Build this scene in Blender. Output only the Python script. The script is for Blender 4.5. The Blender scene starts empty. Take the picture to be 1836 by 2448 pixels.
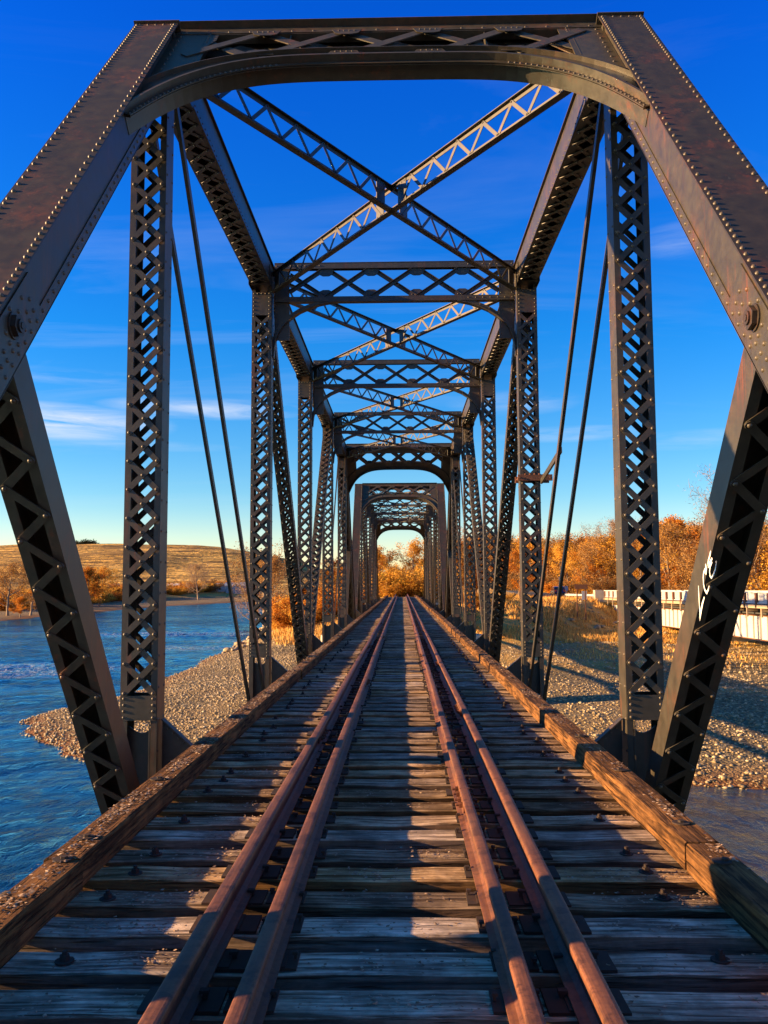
import bpy, math, random
import numpy as np
from mathutils import Vector, Matrix
random.seed(7); rng=np.random.default_rng(7)
sc=bpy.context.scene; col=sc.collection
V3=lambda *a: np.array(a,float)
def unit(v): v=np.array(v,float); return v/np.linalg.norm(v)

# ---------------------------------------------------------------- mesh builder
class MB:
    def __init__(s): s.v=[]; s.f=[]; s.sm=[]
    def add(s,vs,fs,smooth=False):
        b=len(s.v); s.v.extend([tuple(p) for p in vs])
        for f in fs: s.f.append(tuple(i+b for i in f)); s.sm.append(smooth)
    def obox(s,c,u,v,w,hu,hv,hw):
        c=np.array(c,float);u=np.array(u)*hu;v=np.array(v)*hv;w=np.array(w)*hw
        P=[c-u-v-w,c+u-v-w,c+u+v-w,c-u+v-w,c-u-v+w,c+u-v+w,c+u+v+w,c-u+v+w]
        s.add(P,[(0,3,2,1),(4,5,6,7),(0,1,5,4),(1,2,6,5),(2,3,7,6),(3,0,4,7)])
    def box(s,x0,x1,y0,y1,z0,z1):
        s.obox(((x0+x1)/2,(y0+y1)/2,(z0+z1)/2),(1,0,0),(0,1,0),(0,0,1),abs(x1-x0)/2,abs(y1-y0)/2,abs(z1-z0)/2)
    def beam(s,A,B,wu,wn,u=(1,0,0),off=(0,0)):
        A=np.array(A,float);B=np.array(B,float);a=unit(B-A);u=np.array(u,float);u=unit(u-a*(u@a));n=np.cross(a,u)
        c=(A+B)/2+u*off[0]+n*off[1]
        s.obox(c,u,a,-n,wu/2,np.linalg.norm(B-A)/2,wn/2)
    def prism(s,pts,n,t,smooth=False):
        """pts: CCW loop seen against n ; extruded by t along n"""
        n=np.array(n,float);m=len(pts);P=[np.array(p,float) for p in pts]
        vs=P+[p+n*t for p in P]
        fs=[tuple(range(m-1,-1,-1)),tuple(range(m,2*m))]+[(i,(i+1)%m,m+(i+1)%m,m+i) for i in range(m)]
        s.add(vs,fs)
    def capsule(s,P,Q,w,n,t,seg=4):
        P=np.array(P,float);Q=np.array(Q,float);a=unit(Q-P);n=unit(n);b=np.cross(n,a);r=w/2;L=[]
        for i in range(seg+1):
            th=-math.pi/2+math.pi*i/seg; L.append(Q+r*(math.cos(th)*a+math.sin(th)*b))
        for i in range(seg+1):
            th=math.pi/2+math.pi*i/seg; L.append(P+r*(math.cos(th)*a+math.sin(th)*b))
        s.prism(L,n,t)
    def dome(s,P,n,r,h=None,seg=8):
        P=np.array(P,float);n=unit(n);h=h or r*.72
        t=unit(np.cross(n,(0.3,0.5,0.81) if abs(n[2])<.9 else (1,0,0)));b=np.cross(n,t)
        vs=[];
        for rr,hh in ((1,0),(.8,.62),(.4,.93)):
            for i in range(seg):
                a=2*math.pi*i/seg; vs.append(P+r*rr*(math.cos(a)*t+math.sin(a)*b)+n*h*hh)
        vs.append(P+n*h); fs=[]
        for k in range(2):
            for i in range(seg): j=(i+1)%seg; fs.append((k*seg+i,k*seg+j,(k+1)*seg+j,(k+1)*seg+i))
        for i in range(seg): fs.append((2*seg+i,2*seg+(i+1)%seg,3*seg))
        s.add(vs,fs,True)
    def tube(s,pts,radii,seg=6,cap=True,smooth=True):
        pts=[np.array(p,float) for p in pts];vs=[];fs=[]
        for i,p in enumerate(pts):
            d=unit((pts[min(i+1,len(pts)-1)]-pts[max(i-1,0)])+1e-9)
            t=np.cross(d,(0,0,1) if abs(d[2])<.9 else (1,0,0));t=unit(t);b=np.cross(d,t)
            for k in range(seg):
                a=2*math.pi*k/seg; vs.append(p+radii[i]*(math.cos(a)*t+math.sin(a)*b))
        for i in range(len(pts)-1):
            for k in range(seg): j=(k+1)%seg; fs.append((i*seg+k,i*seg+j,(i+1)*seg+j,(i+1)*seg+k))
        s.add(vs,fs,smooth)
        if cap:
            b0=len(s.v)-len(vs); s.f.append(tuple(b0+k for k in range(seg-1,-1,-1)));s.sm.append(False)
            b1=b0+(len(pts)-1)*seg; s.f.append(tuple(b1+k for k in range(seg)));s.sm.append(False)
    def mesh(s,name,mat):
        me=bpy.data.meshes.new(name); me.from_pydata(s.v,[],s.f)
        me.polygons.foreach_set('use_smooth',s.sm); me.materials.append(mat); me.update(); return me
    def obj(s,name,mat,parent=None,loc=None):
        return link(name,s.mesh(name,mat),parent,loc)
def link(name,me,parent=None,loc=None,rz=None):
    o=bpy.data.objects.new(name,me); col.objects.link(o)
    if parent is not None: o.parent=parent
    if loc is not None: o.location=loc
    if rz is not None: o.rotation_euler=(0,0,rz)
    return o
def tag(o,label=None,cat=None,group=None,kind=None):
    if label: o['label']=label
    if cat: o['category']=cat
    if group: o['group']=group
    if kind: o['kind']=kind
    return o
def empty(name,loc=(0,0,0),rz=0):
    o=bpy.data.objects.new(name,None); col.objects.link(o); o.location=loc; o.rotation_euler=(0,0,rz); o.empty_display_size=.3; return o
def copy_tree(o,parent=None):
    c=o.copy(); col.objects.link(c)
    if parent is not None: c.parent=parent
    for ch in list(o.children): copy_tree(ch,c)
    return c
def np_mesh(name,verts,faces,mat,smooth=False):
    verts=np.asarray(verts,dtype=np.float32);faces=np.asarray(faces,dtype=np.int32);k=faces.shape[1];m=len(faces)
    me=bpy.data.meshes.new(name); me.vertices.add(len(verts)); me.vertices.foreach_set('co',verts.ravel())
    me.loops.add(m*k); me.loops.foreach_set('vertex_index',faces.ravel())
    me.polygons.add(m); me.polygons.foreach_set('loop_start',np.arange(m,dtype=np.int32)*k)
    try: me.polygons.foreach_set('loop_total',np.full(m,k,dtype=np.int32))
    except Exception: pass
    me.polygons.foreach_set('use_smooth',np.full(m,smooth)); me.update(calc_edges=True); me.validate(); me.materials.append(mat); return me

# ---------------------------------------------------------------- materials
def new_mat(name):
    m=bpy.data.materials.new(name); m.use_nodes=True; nt=m.node_tree; b=nt.nodes['Principled BSDF']; return m,nt,b
class NT:
    def __init__(s,nt): s.nt=nt
    def n(s,t,**k):
        x=s.nt.nodes.new(t)
        for a,b in k.items():
            if a.startswith('i_'):
                key=a[2:]; key=int(key) if key.isdigit() else key.replace('_',' ')
                x.inputs[key].default_value=b
            else: setattr(x,a,b)
        return x
    def l(s,a,b): s.nt.links.new(a,b)
    def coords(s,space='Object',scale=(1,1,1),rot=(0,0,0)):
        tc=s.n('ShaderNodeTexCoord'); mp=s.n('ShaderNodeMapping'); mp.inputs['Scale'].default_value=scale; mp.inputs['Rotation'].default_value=rot
        if space=='World': g=s.n('ShaderNodeNewGeometry'); s.l(g.outputs['Position'],mp.inputs['Vector'])
        else: s.l(tc.outputs[space],mp.inputs['Vector'])
        return mp.outputs['Vector']
    def noise(s,vec,scale,detail=4,rough=.55,dist=0):
        x=s.n('ShaderNodeTexNoise'); x.inputs['Scale'].default_value=scale;x.inputs['Detail'].default_value=detail;x.inputs['Roughness'].default_value=rough;x.inputs['Distortion'].default_value=dist
        if vec is not None: s.l(vec,x.inputs['Vector'])
        return x.outputs['Fac']
    def ramp(s,fac,stops,interp='LINEAR'):
        r=s.n('ShaderNodeValToRGB'); r.color_ramp.interpolation=interp
        e=r.color_ramp.elements
        while len(e)<len(stops): e.new(.5)
        for i,(p,c) in enumerate(stops): e[i].position=p; e[i].color=tuple(c)+(1,) if len(c)==3 else c
        s.l(fac,r.inputs['Fac']); return r.outputs['Color']
    def mix(s,fac,a,b,mode='MIX'):
        m=s.n('ShaderNodeMix',data_type='RGBA',blend_type=mode)
        for i,x in ((0,fac),(6,a),(7,b)):
            if hasattr(x,'is_output'): s.l(x,m.inputs[i])
            else: m.inputs[i].default_value=x if i==0 else (tuple(x)+(1,) if len(x)==3 else x)
        return m.outputs[2]
    def math(s,op,a,b=None,c=None):
        m=s.n('ShaderNodeMath',operation=op)
        for i,x in enumerate((a,b,c)):
            if x is None: continue
            if hasattr(x,'is_output'): s.l(x,m.inputs[i])
            else: m.inputs[i].default_value=x
        return m.outputs[0]
    def bump(s,h,strength,dist,normal=None):
        b=s.n('ShaderNodeBump'); b.inputs['Strength'].default_value=strength; b.inputs['Distance'].default_value=dist; s.l(h,b.inputs['Height'])
        if normal is not None: s.l(normal,b.inputs['Normal'])
        return b.outputs['Normal']
G3=lambda g:(g,g,g)
def steel(name,base=(.048,.040,.027),rust=.35,rustcol=(.16,.045,.018),rough=.42,spec=.5):
    m,nt,b=new_mat(name); N=NT(nt); w=N.coords('World')
    n1=N.noise(w,1.3,6,.62,.4); n2=N.noise(w,9,5,.6); n3=N.noise(w,60,3)
    c=N.mix(N.ramp(n2,[(.3,G3(0)),(.75,G3(1))]),tuple(x*.72 for x in base),tuple(x*1.25 for x in base))
    rm=N.math('MULTIPLY',N.ramp(n1,[(.50,G3(0)),(.70,G3(1))]),N.ramp(n2,[(.35,G3(.15)),(.62,G3(1))]))
    rm=N.math('MULTIPLY',rm,rust)
    c=N.mix(rm,c,rustcol); dust=N.noise(N.coords('World',(3,3,.6)),2.2,5,.6)
    c=N.mix(N.math('MULTIPLY',N.ramp(dust,[(.5,G3(0)),(.8,G3(1))]),.22),c,(.11,.085,.055))
    sk=N.noise(N.coords('World',(16,16,.7)),1,4,.6); c=N.mix(N.math('MULTIPLY',N.math('MULTIPLY',N.ramp(sk,[(.56,G3(0)),(.70,G3(1))]),N.ramp(n1,[(.44,G3(0)),(.58,G3(1))])),.7),c,rustcol)
    fl=N.math('MULTIPLY',N.ramp(N.noise(w,38,2,.5),[(.70,G3(0)),(.74,G3(1))]),N.math('MULTIPLY',N.ramp(n1,[(.42,G3(0)),(.55,G3(1))]),.4*rust))
    c=N.mix(fl,c,(.26,.22,.17))
    N.l(c,b.inputs['Base Color']); N.l(N.math('ADD',N.math('MULTIPLY',n2,.25),rough-.1),b.inputs['Roughness'])
    b.inputs['Specular IOR Level'].default_value=spec
    N.l(N.bump(N.math('ADD',n2,N.math('MULTIPLY',n3,.35)),.07,.002),b.inputs['Normal']); return m
M={}
M['steel']=steel('dark_painted_steel')
M['cover']=steel('rusting_cover_steel',base=(.030,.022,.016),rust=.6,rustcol=(.13,.035,.015),rough=.5)
M['rivet']=steel('rivet_steel',base=(.085,.066,.042),rust=.2)
def rustmat():
    m,nt,b=new_mat('rusty_rail_steel'); N=NT(nt); w=N.coords('World'); l=N.coords('World',(6,.5,6))
    n1=N.noise(l,4,5,.6); n2=N.noise(w,35,4,.6); n3=N.noise(w,1.1,4,.6)
    c=N.mix(N.ramp(n1,[(.3,G3(0)),(.7,G3(1))]),(.085,.035,.019),(.25,.095,.045)); c=N.mix(N.ramp(n2,[(.45,G3(0)),(.8,G3(.6))]),c,(.045,.020,.013))
    n4=N.noise(w,7,5,.7); c=N.mix(N.ramp(n4,[(.52,G3(0)),(.60,G3(.7))]),c,(.05,.022,.014))
    c=N.mix(N.math('MULTIPLY',N.ramp(n3,[(.48,G3(0)),(.7,G3(1))]),.45),c,(.20,.10,.055))
    N.l(c,b.inputs['Base Color']); N.l(N.math('ADD',N.math('MULTIPLY',n1,.3),.42),b.inputs['Roughness']); b.inputs['Specular IOR Level'].default_value=.3
    N.l(N.bump(n2,.4,.003),b.inputs['Normal']); return m
M['rail']=rustmat()
M['hw']=steel('dark_rusted_hardware',base=(.045,.03,.022),rust=.7,rustcol=(.08,.032,.018),rough=.75,spec=.25)
def wood(name,dark,light,axis,weather=.6,scale=1.0,bump=.012,rand=True):
    m,nt,b=new_mat(name); N=NT(nt)
    s=[26*scale]*3; s[axis]=1.6*scale
    s2=[60*scale]*3; s2[axis]=2.2*scale
    oi=N.n('ShaderNodeObjectInfo'); tc=N.n('ShaderNodeTexCoord'); va=N.n('ShaderNodeVectorMath',operation='ADD'); N.l(tc.outputs['Object'],va.inputs[0])
    vm=N.n('ShaderNodeVectorMath',operation='SCALE'); vm.inputs[0].default_value=(13.1,7.3,5.7); N.l(oi.outputs['Random'],vm.inputs['Scale']); N.l(vm.outputs[0],va.inputs[1])
    def mp(sc_):
        x=N.n('ShaderNodeMapping'); x.inputs['Scale'].default_value=sc_; N.l(va.outputs[0],x.inputs['Vector']); return x.outputs['Vector']
    g=N.noise(mp(s),1,6,.65,.8); g2=N.noise(mp(s2),1,3,.5,.3); pz=N.noise(mp((3.5,3.5,3.5)),1,5,.65)
    c=N.mix(N.ramp(g,[(.38,G3(0)),(.60,G3(1))]),dark,light)
    crack=N.ramp(g2,[(.33,G3(1)),(.42,G3(0))]); c=N.mix(N.math('MULTIPLY',crack,.75),c,tuple(x*.22 for x in dark))
    stain=N.ramp(pz,[(.40,G3(1)),(.60,G3(0))]); c=N.mix(N.math('MULTIPLY',stain,weather),c,tuple(x*.45 for x in dark))
    if rand:
        hs=N.n('ShaderNodeHueSaturation'); N.l(c,hs.inputs['Color']); N.l(N.math('MULTIPLY_ADD',oi.outputs['Random'],.85,.55),hs.inputs['Value'])
        r2=N.math('FRACT',N.math('MULTIPLY',oi.outputs['Random'],7.31)); N.l(N.math('MULTIPLY_ADD',r2,.5,.75),hs.inputs['Saturation']); c=hs.outputs['Color']
    N.l(c,b.inputs['Base Color']); b.inputs['Roughness'].default_value=.88; b.inputs['Specular IOR Level'].default_value=.12
    h=N.math('ADD',g,N.math('ADD',N.math('MULTIPLY',crack,-.9),N.math('MULTIPLY',pz,.5)))
    N.l(N.bump(h,.9,bump),b.inputs['Normal']); return m
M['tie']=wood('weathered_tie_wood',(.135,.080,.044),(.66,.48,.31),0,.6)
M['timber']=wood('brown_timber_wood',(.042,.020,.009),(.27,.125,.042),1,.5,bump=.014,rand=False)
M['tieside']=wood('dark_tie_side',(.085,.052,.031),(.25,.155,.088),0,.45)  # sides, ends and underside of the ties, darker than their tops

# ---------------------------------------------------------------- bridge geometry
P_=7.62; Y0=1.60; XC=2.6445; ZB=-1.2; TZ=7.78; TX=-.059
TY_,TZ_=9.28,7.81
ay=unit((0,TY_-1.363,TZ_+1.295)); nn=np.cross((1,0,0),ay)     # end post direction and outward normal of its cover
def laced(mb,rv,A,B,w,d,u=(1,0,0),pitch=.31,double=True,fl=.085,t=.016,bw=.066,faces=(1,-1),skip0=0,skip1=0,rr=.019,seg=8,side_rivets=True,phase=0,center=True,barsegs=4):
    A=np.array(A,float);B=np.array(B,float);a=unit(B-A);u=np.array(u,float);n=np.cross(u,a);L=np.linalg.norm(B-A)
    for s in (1,-1):
        mb.beam(A,B,t,d,u,(s*(w/2-t/2),0))
        for q in faces: mb.beam(A,B,fl-t,t,u,(s*(w/2-t-(fl-t)/2),-q*(d/2-t/2)))
    r=w/2-.042; k=0
    m=int((L-skip0-skip1)/pitch); off=skip0+((L-skip0-skip1)-m*pitch)/2
    for q in faces:
        base=n*q*(d/2)
        for i in range(m):
            a0=A+a*(off+i*pitch); a1=A+a*(off+(i+1)*pitch)
            if double:
                mb.capsule(a0+u*r+base,a1-u*r+base,bw,n*q,.010,barsegs)
                mb.capsule(a0-u*r+base+n*q*.0105,a1+u*r+base+n*q*.0105,bw,n*q,.010,barsegs)
                if center: rv.dome((a0+a1)/2+base+n*q*.0205,n*q,rr,seg=seg)
            else:
                sg=1 if (i+phase)%2==0 else -1
                mb.capsule(a0-u*r*sg+base+n*q*(.0105*(i%2)),a1+u*r*sg+base+n*q*(.0105*(i%2)),bw,n*q,.010,barsegs)
        for i in range(m+1):
            for s in ((1,-1) if double else ((1,) if ((i+phase)%2==0) == False else (-1,))):
                rv.dome(A+a*(off+i*pitch)+u*s*r+base+n*q*.0205,n*q,rr,seg=seg)
    if side_rivets:
        for s in (1,-1):
            for q in (1,-1):
                for i in range(0,int(L/pitch)): rv.dome(A+a*((i+.5)*pitch)+u*s*w/2+n*q*(d/2-.04),u*s,rr*.8,seg=6)
def rivet_row(rv,A,B,n,sp,r=.016,seg=7,jit=0):
    A=np.array(A,float);B=np.array(B,float);L=np.linalg.norm(B-A);m=max(1,int(L/sp))
    for i in range(m+1): rv.dome(A+(B-A)*(i/m),n,r,seg=seg)
class Part:
    """steel shapes plus the rivets driven into them, one mesh with two material slots"""
    def __init__(s): s.a=MB(); s.r=MB()
    def mesh(s,name,mat=None):
        m=MB(); m.v=list(s.a.v); m.f=list(s.a.f); m.sm=list(s.a.sm); nf=len(m.f); m.add(s.r.v,s.r.f); m.sm[nf:]=s.r.sm
        me=m.mesh(name,mat or M['steel']); me.materials.append(M['rivet'])
        mi=np.zeros(len(m.f),dtype=np.int32); mi[nf:]=1; me.polygons.foreach_set('material_index',mi); return me
X1=V3(1,0,0)
# --- post (vertical), local origin at node, front face at y=-.14
def build_post():
    p=Part(); zb=ZB; zt=7.33
    for s in (1,-1):
        p.a.box(s*.188-.008,s*.188+.008,-.14,.14,zb,zt)
        for q in (1,-1): p.a.box(min(s*.18,s*.128),max(s*.18,s*.128),q*.132-.008,q*.132+.008,zb,zt)
    z0,z1=.26,6.72; m=21; pt=(z1-z0)/m; r=.154
    for q in (-1,1):
        n=V3(0,q,0); b=.14
        for i in range(m):
            za=z0+i*pt; zc=za+pt; s=1 if q<0 else -1
            p.a.capsule((r*s,q*b,za),(-r*s,q*b,zc),.062,n,.010,4)
            p.a.capsule((-r*s,q*(b+.0105),za),(r*s,q*(b+.0105),zc),.062,n,.010,4)
            p.r.dome((0,q*(b+.0205),(za+zc)/2),n,.019)
        for i in range(m+1):
            for s in (1,-1): p.r.dome((s*r,q*(b+.0205),z0+i*pt),n,.02)
        # tie plates
        for (a0,a1) in ((-.02,.235),(6.75,7.22)):
            p.a.box(-.19,.19,q*b if q>0 else -b-.012,b+.012 if q>0 else -b,a0,a1)
            for s in (1,-1):
                k=4 if a0<1 else 6
                for i in range(k): p.r.dome((s*r,q*(b+.012),a0+.03+(a1-a0-.06)*i/(k-1)),n,.017)
            if a0>1:
                for xx in (-.08,0,.08): p.r.dome((xx,q*(b+.012),a1-.03),n,.017)
    # inner diaphragm plate below the tie plate, with a scooped top
    pts=[(-.18,0,zb),(.18,0,zb),(.18,0,-.10)]
    for i in range(9):
        t=i/8; x=.13-.26*t; pts.append((x,0,-.10-.07*math.sin(math.pi*t)))
    pts.append((-.18,0,-.10))
    p.a.prism(pts,(0,-1,0),.014)
    for s in (1,-1):
        for q in (-1,1):
            for i in range(24): p.r.dome((s*.196,q*.1,-1.0+i*.33),(s,0,0),.016,seg=6)
    # batten angles at the floor beam
    for s in (1,-1): p.a.box(s*.12-.006,s*.12+.006,-.155,-.15,zb,-.03)
    return p.mesh('post')
# --- end post: axis runs under the cover plate. local origin = lower node (L0) at (0,0,0)
ORG=V3(0,Y0,0)
MIDP=V3(0,TY_,TZ_)-ORG-ay*6.02-nn*.235
def build_end_post():
    T=V3(0,TY_,TZ_)-ORG; Bm=T-ay*12.2; p=Part(); mb=p.a; rv=p.r
    # webs
    for s in (1,-1):
        mb.obox((T+Bm)/2+X1*s*.190-nn*.242,X1,ay,nn,.008,6.1,.228)
        # bottom angle
        mb.obox((T+Bm)/2+X1*s*.203-nn*.418,X1,ay,nn,.005,6.1,.052)
        mb.obox((T+Bm)/2+X1*s*.158-nn*.468,X1,ay,nn,.050,6.1,.006)
        # top angle
        rivet_row(rv,T+X1*s*.208-nn*.412-ay*.1,Bm+X1*s*.208-nn*.412,X1*s,.135,.017)
        rivet_row(rv,T+X1*s*.155-nn*.474-ay*.16,Bm+X1*s*.155-nn*.474,-nn,.27,.018)
    m=26
    for i in range(m):
        a0=T-ay*(1.4+i*.36); sg=1 if i%2==0 else -1
        mb.capsule(a0-X1*sg*.15-nn*.475,a0-ay*.36+X1*sg*.15-nn*.475,.06,-nn,.010,3)
        rv.dome(a0-X1*sg*.15-nn*.486,-nn,.018)
    # gusset and rivets about the mid pin
    mid=MIDP
    for s in (1,-1):
        mb.obox(mid+X1*s*.204,X1,ay,nn,.006,.46,.14)
        for k,(da,dn) in enumerate([(.13,-.03),(.13,.05),(.13,.11),(.24,-.07),(.24,.04),(.24,.11),(-.13,-.03),(-.13,.05),(-.13,.11),(-.24,-.07),(-.24,.04),(-.24,.11),(.03,-.11),(-.03,.125),(.34,0),(-.34,0),(.34,.09),(-.34,.09)]):
            rv.dome(mid+X1*s*.210+ay*da-nn*dn,X1*s,.018)
    # top corner cap
    mb.obox(T-nn*.12+ay*.010,X1,ay,nn,.262,.012,.15)
    return p.mesh('end_post')
def build_cover():
    T=V3(0,TY_,TZ_)-ORG; Bm=T-ay*12.2; p=Part()
    p.a.obox((T+Bm)/2-nn*.007,X1,ay,nn,.25,6.1,.007)
    for s in (1,-1):
        for (d0,d1,sp) in ((.06,1.5,.075),(1.6,4.6,.125),(4.68,7.4,.085),(7.5,12.1,.125)):
            L_=int((d1-d0)/sp)
            for i in range(L_+1): p.r.dome(T+X1*s*.214-ay*(d0+(d1-d0)*i/L_),nn,.0185,.0175,8)
    rivet_row(p.r,T-X1*.18-ay*.05,T+X1*.18-ay*.05,nn,.09,.015,6)
    return p.mesh('cover_plate',M['cover'])
def build_pin(SD):
    mb=MB(); mid=MIDP
    for s in (SD,):
        def ring(r,h,k,x,rot=0):
            pts=[mid+V3(s*x,r*math.cos(2*math.pi*i/k+rot)*s,r*math.sin(2*math.pi*i/k+rot)) for i in range(k)]
            mb.prism(pts,X1*s,h)
        ring(.092,.012,20,.210); ring(.080,.034,6,.222,.3); ring(.046,.014,16,.256); ring(.024,.006,12,.270)
    return mb.mesh('pin_nut',M['cover'])
def build_strut():      # collision strut from mid pin down to L1
    A=V3(0,Y0+P_-.30,ZB)-ORG; B=MIDP-nn*.05; p=Part(); w=.33;d=.25
    laced(p.a,p.r,A,B,w,d,pitch=.235,double=False,fl=.08,faces=(1,),skip0=.5,skip1=.15,bw=.066,side_rivets=False)
    a=unit(B-A); n=np.cross(X1,a); q=-1
    p.a.obox((A+B)/2+n*q*(d/2+.0062),X1,a,n,w/2,np.linalg.norm(B-A)/2,.006)
    return p.mesh('collision_strut')
def build_chord():
    p=Part(); y0=Y0+P_+.10; y1=Y0+5*P_-.10; z1=TZ; mb=p.a; o=V3(0,0,0)
    L=y1-y0
    for s in (1,-1):
        mb.box(s*.19-.008,s*.19+.008,y0,y1,z1-.44,z1-.014)
        mb.box(min(s*.198,s*.206),max(s*.198,s*.206),y0,y1,z1-.437,z1-.35)
        mb.box(min(s*.18,s*.09),max(s*.18,s*.09),y0,y1,z1-.442,z1-.43)
        rivet_row(p.r,(s*.206,y0+.1,z1-.39),(s*.206,y1-.1,z1-.39),X1*s,.14,.015,5)
    k=(y1-y0)/.32; m=int(k); pt=(y1-y0)/m
    for i in range(m):
        ya=y0+i*pt; yb=ya+pt
        if min(abs(((ya+yb)/2-Y0)/P_-round(((ya+yb)/2-Y0)/P_)),1)*P_<.35: continue
        for s in (1,-1):
            mb.capsule((s*.14,ya,z1-.442-(.0105 if s>0 else 0)),(-s*.14,yb,z1-.442-(.0105 if s>0 else 0)),.06,(0,0,-1),.010,3)
            p.r.dome((s*.14,ya,z1-.463),(0,0,-1),.018,seg=6)
        p.r.dome((0,(ya+yb)/2,z1-.463),(0,0,-1),.018,seg=6)
    for kk in range(1,6):
        yc=Y0+kk*P_+(.45 if kk==1 else -.45 if kk==5 else 0); mb.box(-.2,.2,yc-.36,yc+.36,z1-.456,z1-.443)
        for s in (1,-1):
            mb.box(min(s*.207,s*.215),max(s*.207,s*.215),yc-.45,yc+.45,z1-.50,z1-.10)
            for a in range(8):
                for b in range(2): p.r.dome((s*.215,yc-.4+a*.114,z1-.36+b*.2),X1*s,.016,seg=6)
    return p.mesh('top_chord')
def build_chord_cover():
    p=Part(); y0=Y0+P_+.07; y1=Y0+5*P_-.07
    p.a.box(-.235,.235,y0,y1,TZ-.013,TZ+.004)
    for s in (1,-1): rivet_row(p.r,(s*.2,y0+.1,TZ+.004),(s*.2,y1-.1,TZ+.004),(0,0,1),.2,.016,5)
    return p.mesh('cover_plate',M['cover'])
def build_diag():       # U2 -> L3
    p=Part(); laced(p.a,p.r,(0,0,7.3),(0,P_,ZB),.31,.22,pitch=.29,skip0=.3,skip1=.6,seg=6,rr=.018,barsegs=3)
    return p.mesh('diagonal')
def build_eyebar():
    p=MB(); A=V3(0,0,7.4);B=V3(0,P_,ZB); a=unit(B-A)
    p.beam(A,B,.045,.10)
    for c in (A,B):
        pts=[c+V3(-.0225,.13*math.cos(t),.13*math.sin(t)) for t in np.linspace(0,2*math.pi,17)[:-1]]
        p.prism(pts,X1,.045)
    return p.mesh('eyebar',M['steel'])
def lattice(p,xa,xb,zt,zb,map3,nrm,sp=.92,bw=.075,gus=True,t=.012,leg=True):
    """double-intersection lattice between two chords; map3(x,s)->3D"""
    H=zb-zt
    xs=[-2.5*sp+i*sp for i in range(6)]
    segs=[]
    for i in range(5):
        segs+= [((xs[i],zt),(xs[i+1],zb),0),((xs[i],zb),(xs[i+1],zt),1)]
    def clip(P,Q):
        (x0,z0),(x1,z1)=P,Q
        if x0<xa: t_=(xa-x0)/(x1-x0); x0,z0=xa,z0+(z1-z0)*t_
        if x1>xb: t_=(xb-x0)/(x1-x0); x1,z1=xb,z0+(z1-z0)*t_
        return (x0,z0),(x1,z1)
    for P,Q,l in segs:
        if Q[0]<=xa or P[0]>=xb: continue
        P,Q=clip(P,Q)
        if Q[0]-P[0]<.05: continue
        A=map3(*P)+nrm*(.014*(1 if l else -1)-.006);B=map3(*Q)+nrm*(.014*(1 if l else -1)-.006)
        d=unit(B-A);b=np.cross(nrm,d)
        p.a.obox((A+B)/2,d,b,nrm,np.linalg.norm(B-A)/2,bw/2,t/2)
        # outstanding leg of the angle
        if leg: p.a.obox((A+B)/2+b*bw/2+nrm*(.03),d,b,nrm,np.linalg.norm(B-A)/2,.005,.03)
    for x in xs:
        if x<xa+.1 or x>xb-.1: continue
        for (ze,dz) in ((zt,1),(zb,-1)):
            sgn=1 if H>0 else -1; g=.17*sgn*dz
            q=[map3(x-.17,ze),map3(x+.17,ze),map3(x+.13,ze+g*.8),map3(x+.06,ze+g),map3(x-.06,ze+g),map3(x-.13,ze+g*.8)]
            p.a.prism([v+nrm*.02 for v in q],nrm,.008)
            for dx in (-.09,-.03,.03,.09): p.r.dome(map3(x+dx,ze+g*.35)+nrm*.03,nrm,.013,seg=5)
def build_sway():       # vertical-plane frame at an intermediate node, local y=0
    p=Part(); mb=p.a; n=V3(0,-1,0)
    mp=lambda x,z: V3(x,0,z)
    for (z0,z1) in ((7.76,7.88),(7.08,7.18)):
        mb.box(-2.42,2.42,-.07,-.058,z0,z1); mb.box(-2.42,2.42,.058,.07,z0,z1)
        zf=z1 if z0>7.5 else z0
        mb.box(-2.42,2.42,-.075,.075,zf-.006,zf+.006)
        for s in (1,-1): rivet_row(p.r,(s*2.38,-.07,(z0+z1)/2),(s*1.5,-.07,(z0+z1)/2),(0,-1,0),.14,.015,6)
    lattice(p,-2.12,2.12,7.78,7.16,mp,n)
    for s in (1,-1):
        # gusset strip beside the post
        mb.box(min(s*2.42,s*2.12),max(s*2.42,s*2.12),-.012,.012,6.30,7.86)
        for i in range(12):
            p.r.dome((s*2.16,-.012,6.4+i*.12),(0,-1,0),.014,seg=5); p.r.dome((s*2.38,-.012,6.4+i*.12),(0,-1,0),.014,seg=5)
        c=[(2.43,5.95),(2.42,6.1),(2.39,6.3),(2.32,6.48),(2.22,6.62),(2.08,6.75),(1.9,6.87),(1.72,6.95),(1.52,7.02),(1.28,7.07)]
        for i in range(len(c)-1):
            A=V3(s*c[i][0],0,c[i][1]);B=V3(s*c[i+1][0],0,c[i+1][1]); e=(B-A)*.03
            a=unit(B-A); b=np.cross(a,(0,1,0))
            mb.obox((A+B)/2,a,b,(0,1,0),np.linalg.norm(B-A)/2+.01,.006,.075)
            up=b if b[2]>0 else -b
            mb.obox((A+B)/2+up*.035+V3(0,-.05,0),a,b,(0,1,0),np.linalg.norm(B-A)/2+.01,.038,.005)
            p.r.dome(A+up*.045+V3(0,-.055,0),(0,-1,0),.014,seg=5)
        # web plate filling the outer part of the knee
        pts=[V3(s*x,.004,z) for x,z in [(2.41,6.0),(2.40,6.2),(2.31,6.48),(2.12,6.70),(2.12,6.9),(2.41,6.9)]]
        p.a.prism(pts if s<0 else pts[::-1],(0,-1,0),.008)
    return p.mesh('sway_frame')
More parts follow.
